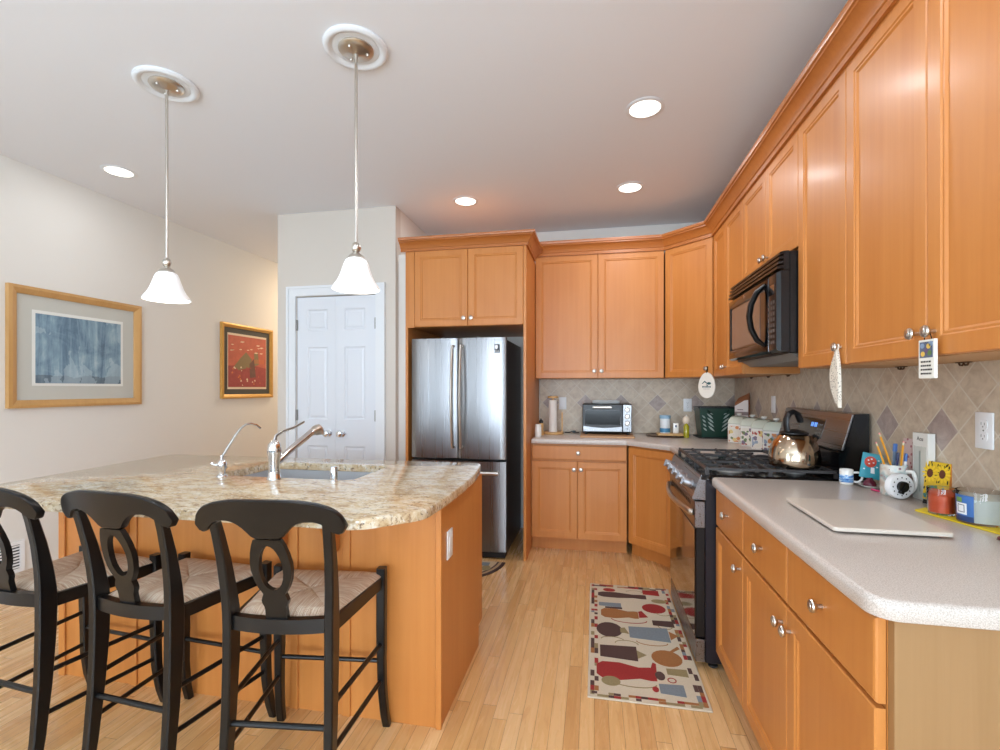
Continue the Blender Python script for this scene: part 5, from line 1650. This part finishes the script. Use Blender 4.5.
def canister(label, x, y, s, seed, lead):
    root = thing('canister', label, 'canister', (x, y, ZK), R(-38), 'fruit canisters by the range')
    a = .062 * s
    h = .140 * s
    ol = rounded([(-a, -a), (a, -a), (a, a), (-a, a)], .016 * s, 4)
    MB().slab(ol, [(.004, 0), (0, .004), (0, h - .003), (.003, h)]).build('body', M['ceramic'], root, 40)
    MB().slab(rounded([(-a - .002, -a - .002), (a + .002, -a - .002), (a + .002, a + .002), (-a - .002, a + .002)], .018 * s, 4),
              [(.004, h + .0005), (0, h + .003), (0, h + .010), (.006 * s, h + .030 * s), (.020 * s, h + .048 * s), (.040 * s, h + .057 * s), (.052 * s, h + .059 * s)]).build('lid', M['lid_green'], root, 50)
    kn_ = MB().lathe([(.008 * s, h + .058 * s), (.007 * s, h + .062 * s), (.018 * s, h + .067 * s), (.020 * s, h + .074 * s), (.015 * s, h + .080 * s), (.001, h + .081 * s)], (0, 0, 0), 'z', 20)
    kn_.build('lid_knob', M['ceramic'], root, 50)
    dc = MB()
    for face_ in range(2):
        bm0 = len(dc.bm.verts)
        dc.box(-a * .80, a * .80, -a - .0012, -a + .002, h * .06, h * .90)
        if face_ == 1:
            dc.bm.verts.ensure_lookup_table()
            bmesh.ops.transform(dc.bm, matrix=Matrix.Rotation(R(-90), 4, 'Z'), verts=dc.bm.verts[bm0:])
    dc.build('painted_fruit', fruit_paint(seed, lead), root, 0)
canister('fruit-painted canister farthest from the range, orange and red fruit', 1.068, 3.86, 1.0, 1, 'oryog')
canister('second fruit-painted canister from the back corner, green and red fruit', 1.100, 3.66, 1.0, 2, 'grpg')
canister('third fruit-painted canister from the back corner, bluish plums', 1.108, 3.455, 1.0, 3, 'bprby')
canister('fruit-painted canister nearest the range and kettle', 1.118, 3.26, 1.0, 5, 'grbpo')

# ------------------------------------------------------------------ ornaments hanging from cabinet knobs
s2_ = math.sqrt(.5)
wd = math.hypot(.31, .31)
kx = wd - .052
kp = Vector((.575 + kx * s2_, 4.17 - kx * s2_, ZU + .066)) + Vector((-s2_, -s2_, 0)) * .013
root = thing('egg_ornament', 'white egg-shaped wooden sign with a teal mountain hanging in the corner', 'ornament', (kp.x + .010, kp.y - .006, ZU - .062), R(-45))
eg = []
for k in range(32):
    a_ = 2 * pi * k / 32
    z_ = .098 * sin(a_)
    eg.append((.069 * cos(a_) * (1 - .13 * sin(a_)), z_))
MB().prism(eg, -.012, -.002, 'xz', bev=.002).build('plaque', plain('egg_cream', (238, 232, 220), .45), root, 30)
tm = plain('teal_print', (36, 88, 92), .5)
pr = MB()
pr.prism([(-.040, .012), (-.016, .034), (-.004, .026), (.010, .012), (.004, .010), (-.010, .020), (-.016, .024), (-.034, .010)], -.0128, -.0121, 'xz')
pr.prism(ellipse(.020, .014, .017, .010, 14), -.0128, -.0121, 'xz')
pr.prism([(-.006, .008), (.012, .0), (.010, -.008), (-.002, .0)], -.0128, -.0121, 'xz')
for k in range(7):
    pr.box(-.036 + k * .0105, -.029 + k * .0105, -.0128, -.0121, -.018, -.006)
pr.build('mountain_print', tm, root, 0)
pg = MB()
for k in range(8): pg.box(-.028 + k * .007, -.023 + k * .007, -.0128, -.0121, -.030, -.027)
pg.build('small_print', M['grey'], root, 0)
MB().tube([(0, -.007, .092), (0, -.006, .110), (.0, -.002, .132), (.0, .000, .144)], .0045, 8, flat=(2.2, .5)).build('strap', plain('dark_olive_strap', (64, 58, 28), .7), root)

kp = Vector((XF - .013, 2.326 - (2.326 - 1.917 - .035), ZU + .066))
root = thing('leaf_ornament', 'white patterned leaf-shaped ornament hanging from a knob right of the microwave', 'ornament', (kp.x - .001, kp.y, kp.z), R(-90))
lo = [(0, .004), (-.008, -.030), (-.026, -.055), (-.038, -.085), (-.040, -.115), (-.032, -.150), (-.016, -.180), (.006, -.206), (.024, -.222), (.023, -.190), (.022, -.150), (.021, -.110), (.018, -.070), (.010, -.036)]
def speck():
    g = NG('speckled_white_glaze')
    v = g.voro(g.mapping((1, 1, 1)), 190)
    n = g.noise(g.mapping((1, 1, 1)), 60, 3)
    return g.done(g.mix(g.math('MULTIPLY', g.math('LESS_THAN', v, .32), g.math('GREATER_THAN', n, .45)), srgb(232, 224, 208), srgb(112, 98, 84)), .4)
lf = MB().prism(lo, -.006, .006, 'xz', bev=.002)
lf.build('leaf', speck(), root, 40)
MB().tube([(-.004, .002, .006), (.004, .004, .009), (.009, .003, .000), (.004, -.001, -.022), (.000, -.002, -.034)], .003, 8).build('loop', plain('cream_cord', (226, 214, 196), .8), root)

kp = Vector((XF - .013, 1.9165 - ((1.9165 - 1.07) / 2 + .032), ZU + .066))
root = thing('hanging_tag', 'white verse tag with blue and yellow flowers hanging from the far right knob', 'tag', (kp.x - .003, kp.y, kp.z), R(-90))
MB().box(-.031, .031, -.004, .004, -.125, -.022, .001, 1).build('card', plain('tag_white', (238, 236, 226), .5), root, smooth=0)
fl = MB()
fl.mat(plain('tag_slate', (92, 104, 128), .5)).box(-.025, .025, -.0048, -.0041, -.070, -.028)
for (px_, pz_, key) in ((.010, -.040, 'y'), (-.012, -.060, 'y'), (.014, -.058, 'g'), (-.014, -.038, 'b'), (.002, -.052, 'p'), (.018, -.034, 'b')):
    fl.mat(FC[key]).prism(ellipse(px_, pz_, .008, .007, 10), -.0054, -.0045, 'xz')
fl.build('flowers', None, root, 0)
tx = MB()
rnd = random.Random(2)
for k in range(4):
    x = -.021
    while x < .019:
        w_ = rnd.uniform(.003, .008)
        tx.box(x, min(.022, x + w_), -.0046, -.0041, -.083 - k * .0105, -.0785 - k * .0105)
        x += w_ + .0022
tx.build('verse', M['black'], root, 0)
MB().tube([(-.015, .0, -.026), (-.010, -.001, -.008), (.000, .003, .0075), (.010, -.001, -.008), (.016, .0, -.026)], .0013, 6).build('cord', M['black'], root)

# small bronze clips under the wall cabinets
br = plain('dark_bronze', (92, 66, 44), .5, .3)
def clip(label, x, y, rz):
    root = thing('cable_clip', label, 'clip', (x, y, ZU - .0005), rz, 'cable clips under the wall cabinets')
    MB().box(-.028, .028, -.007, .007, -.003, 0, .001, 1).build('plate', br, root, smooth=0)
    pts_ = [(-.020, 0, -.003), (-.016, 0, -.010), (-.006, 0, -.011), (0, 0, -.005), (.006, 0, -.011), (.016, 0, -.010), (.020, 0, -.003)]
    MB().tube(pts_, .003, 8).build('spring', br, root)
for lb_, y in (('dark clip under the cabinet just left of the hanging tag', 2.12), ('dark clip under the cabinet just right of the hanging tag', 1.80),
               ('dark clip under the narrow cabinet, the one nearest the microwave', 3.22), ('dark clip under the narrow cabinet, farther from the microwave', 3.56), ('dark clip under the cabinets in the back corner', 3.92)):
    clip(lb_, XR - .045, y, R(90))
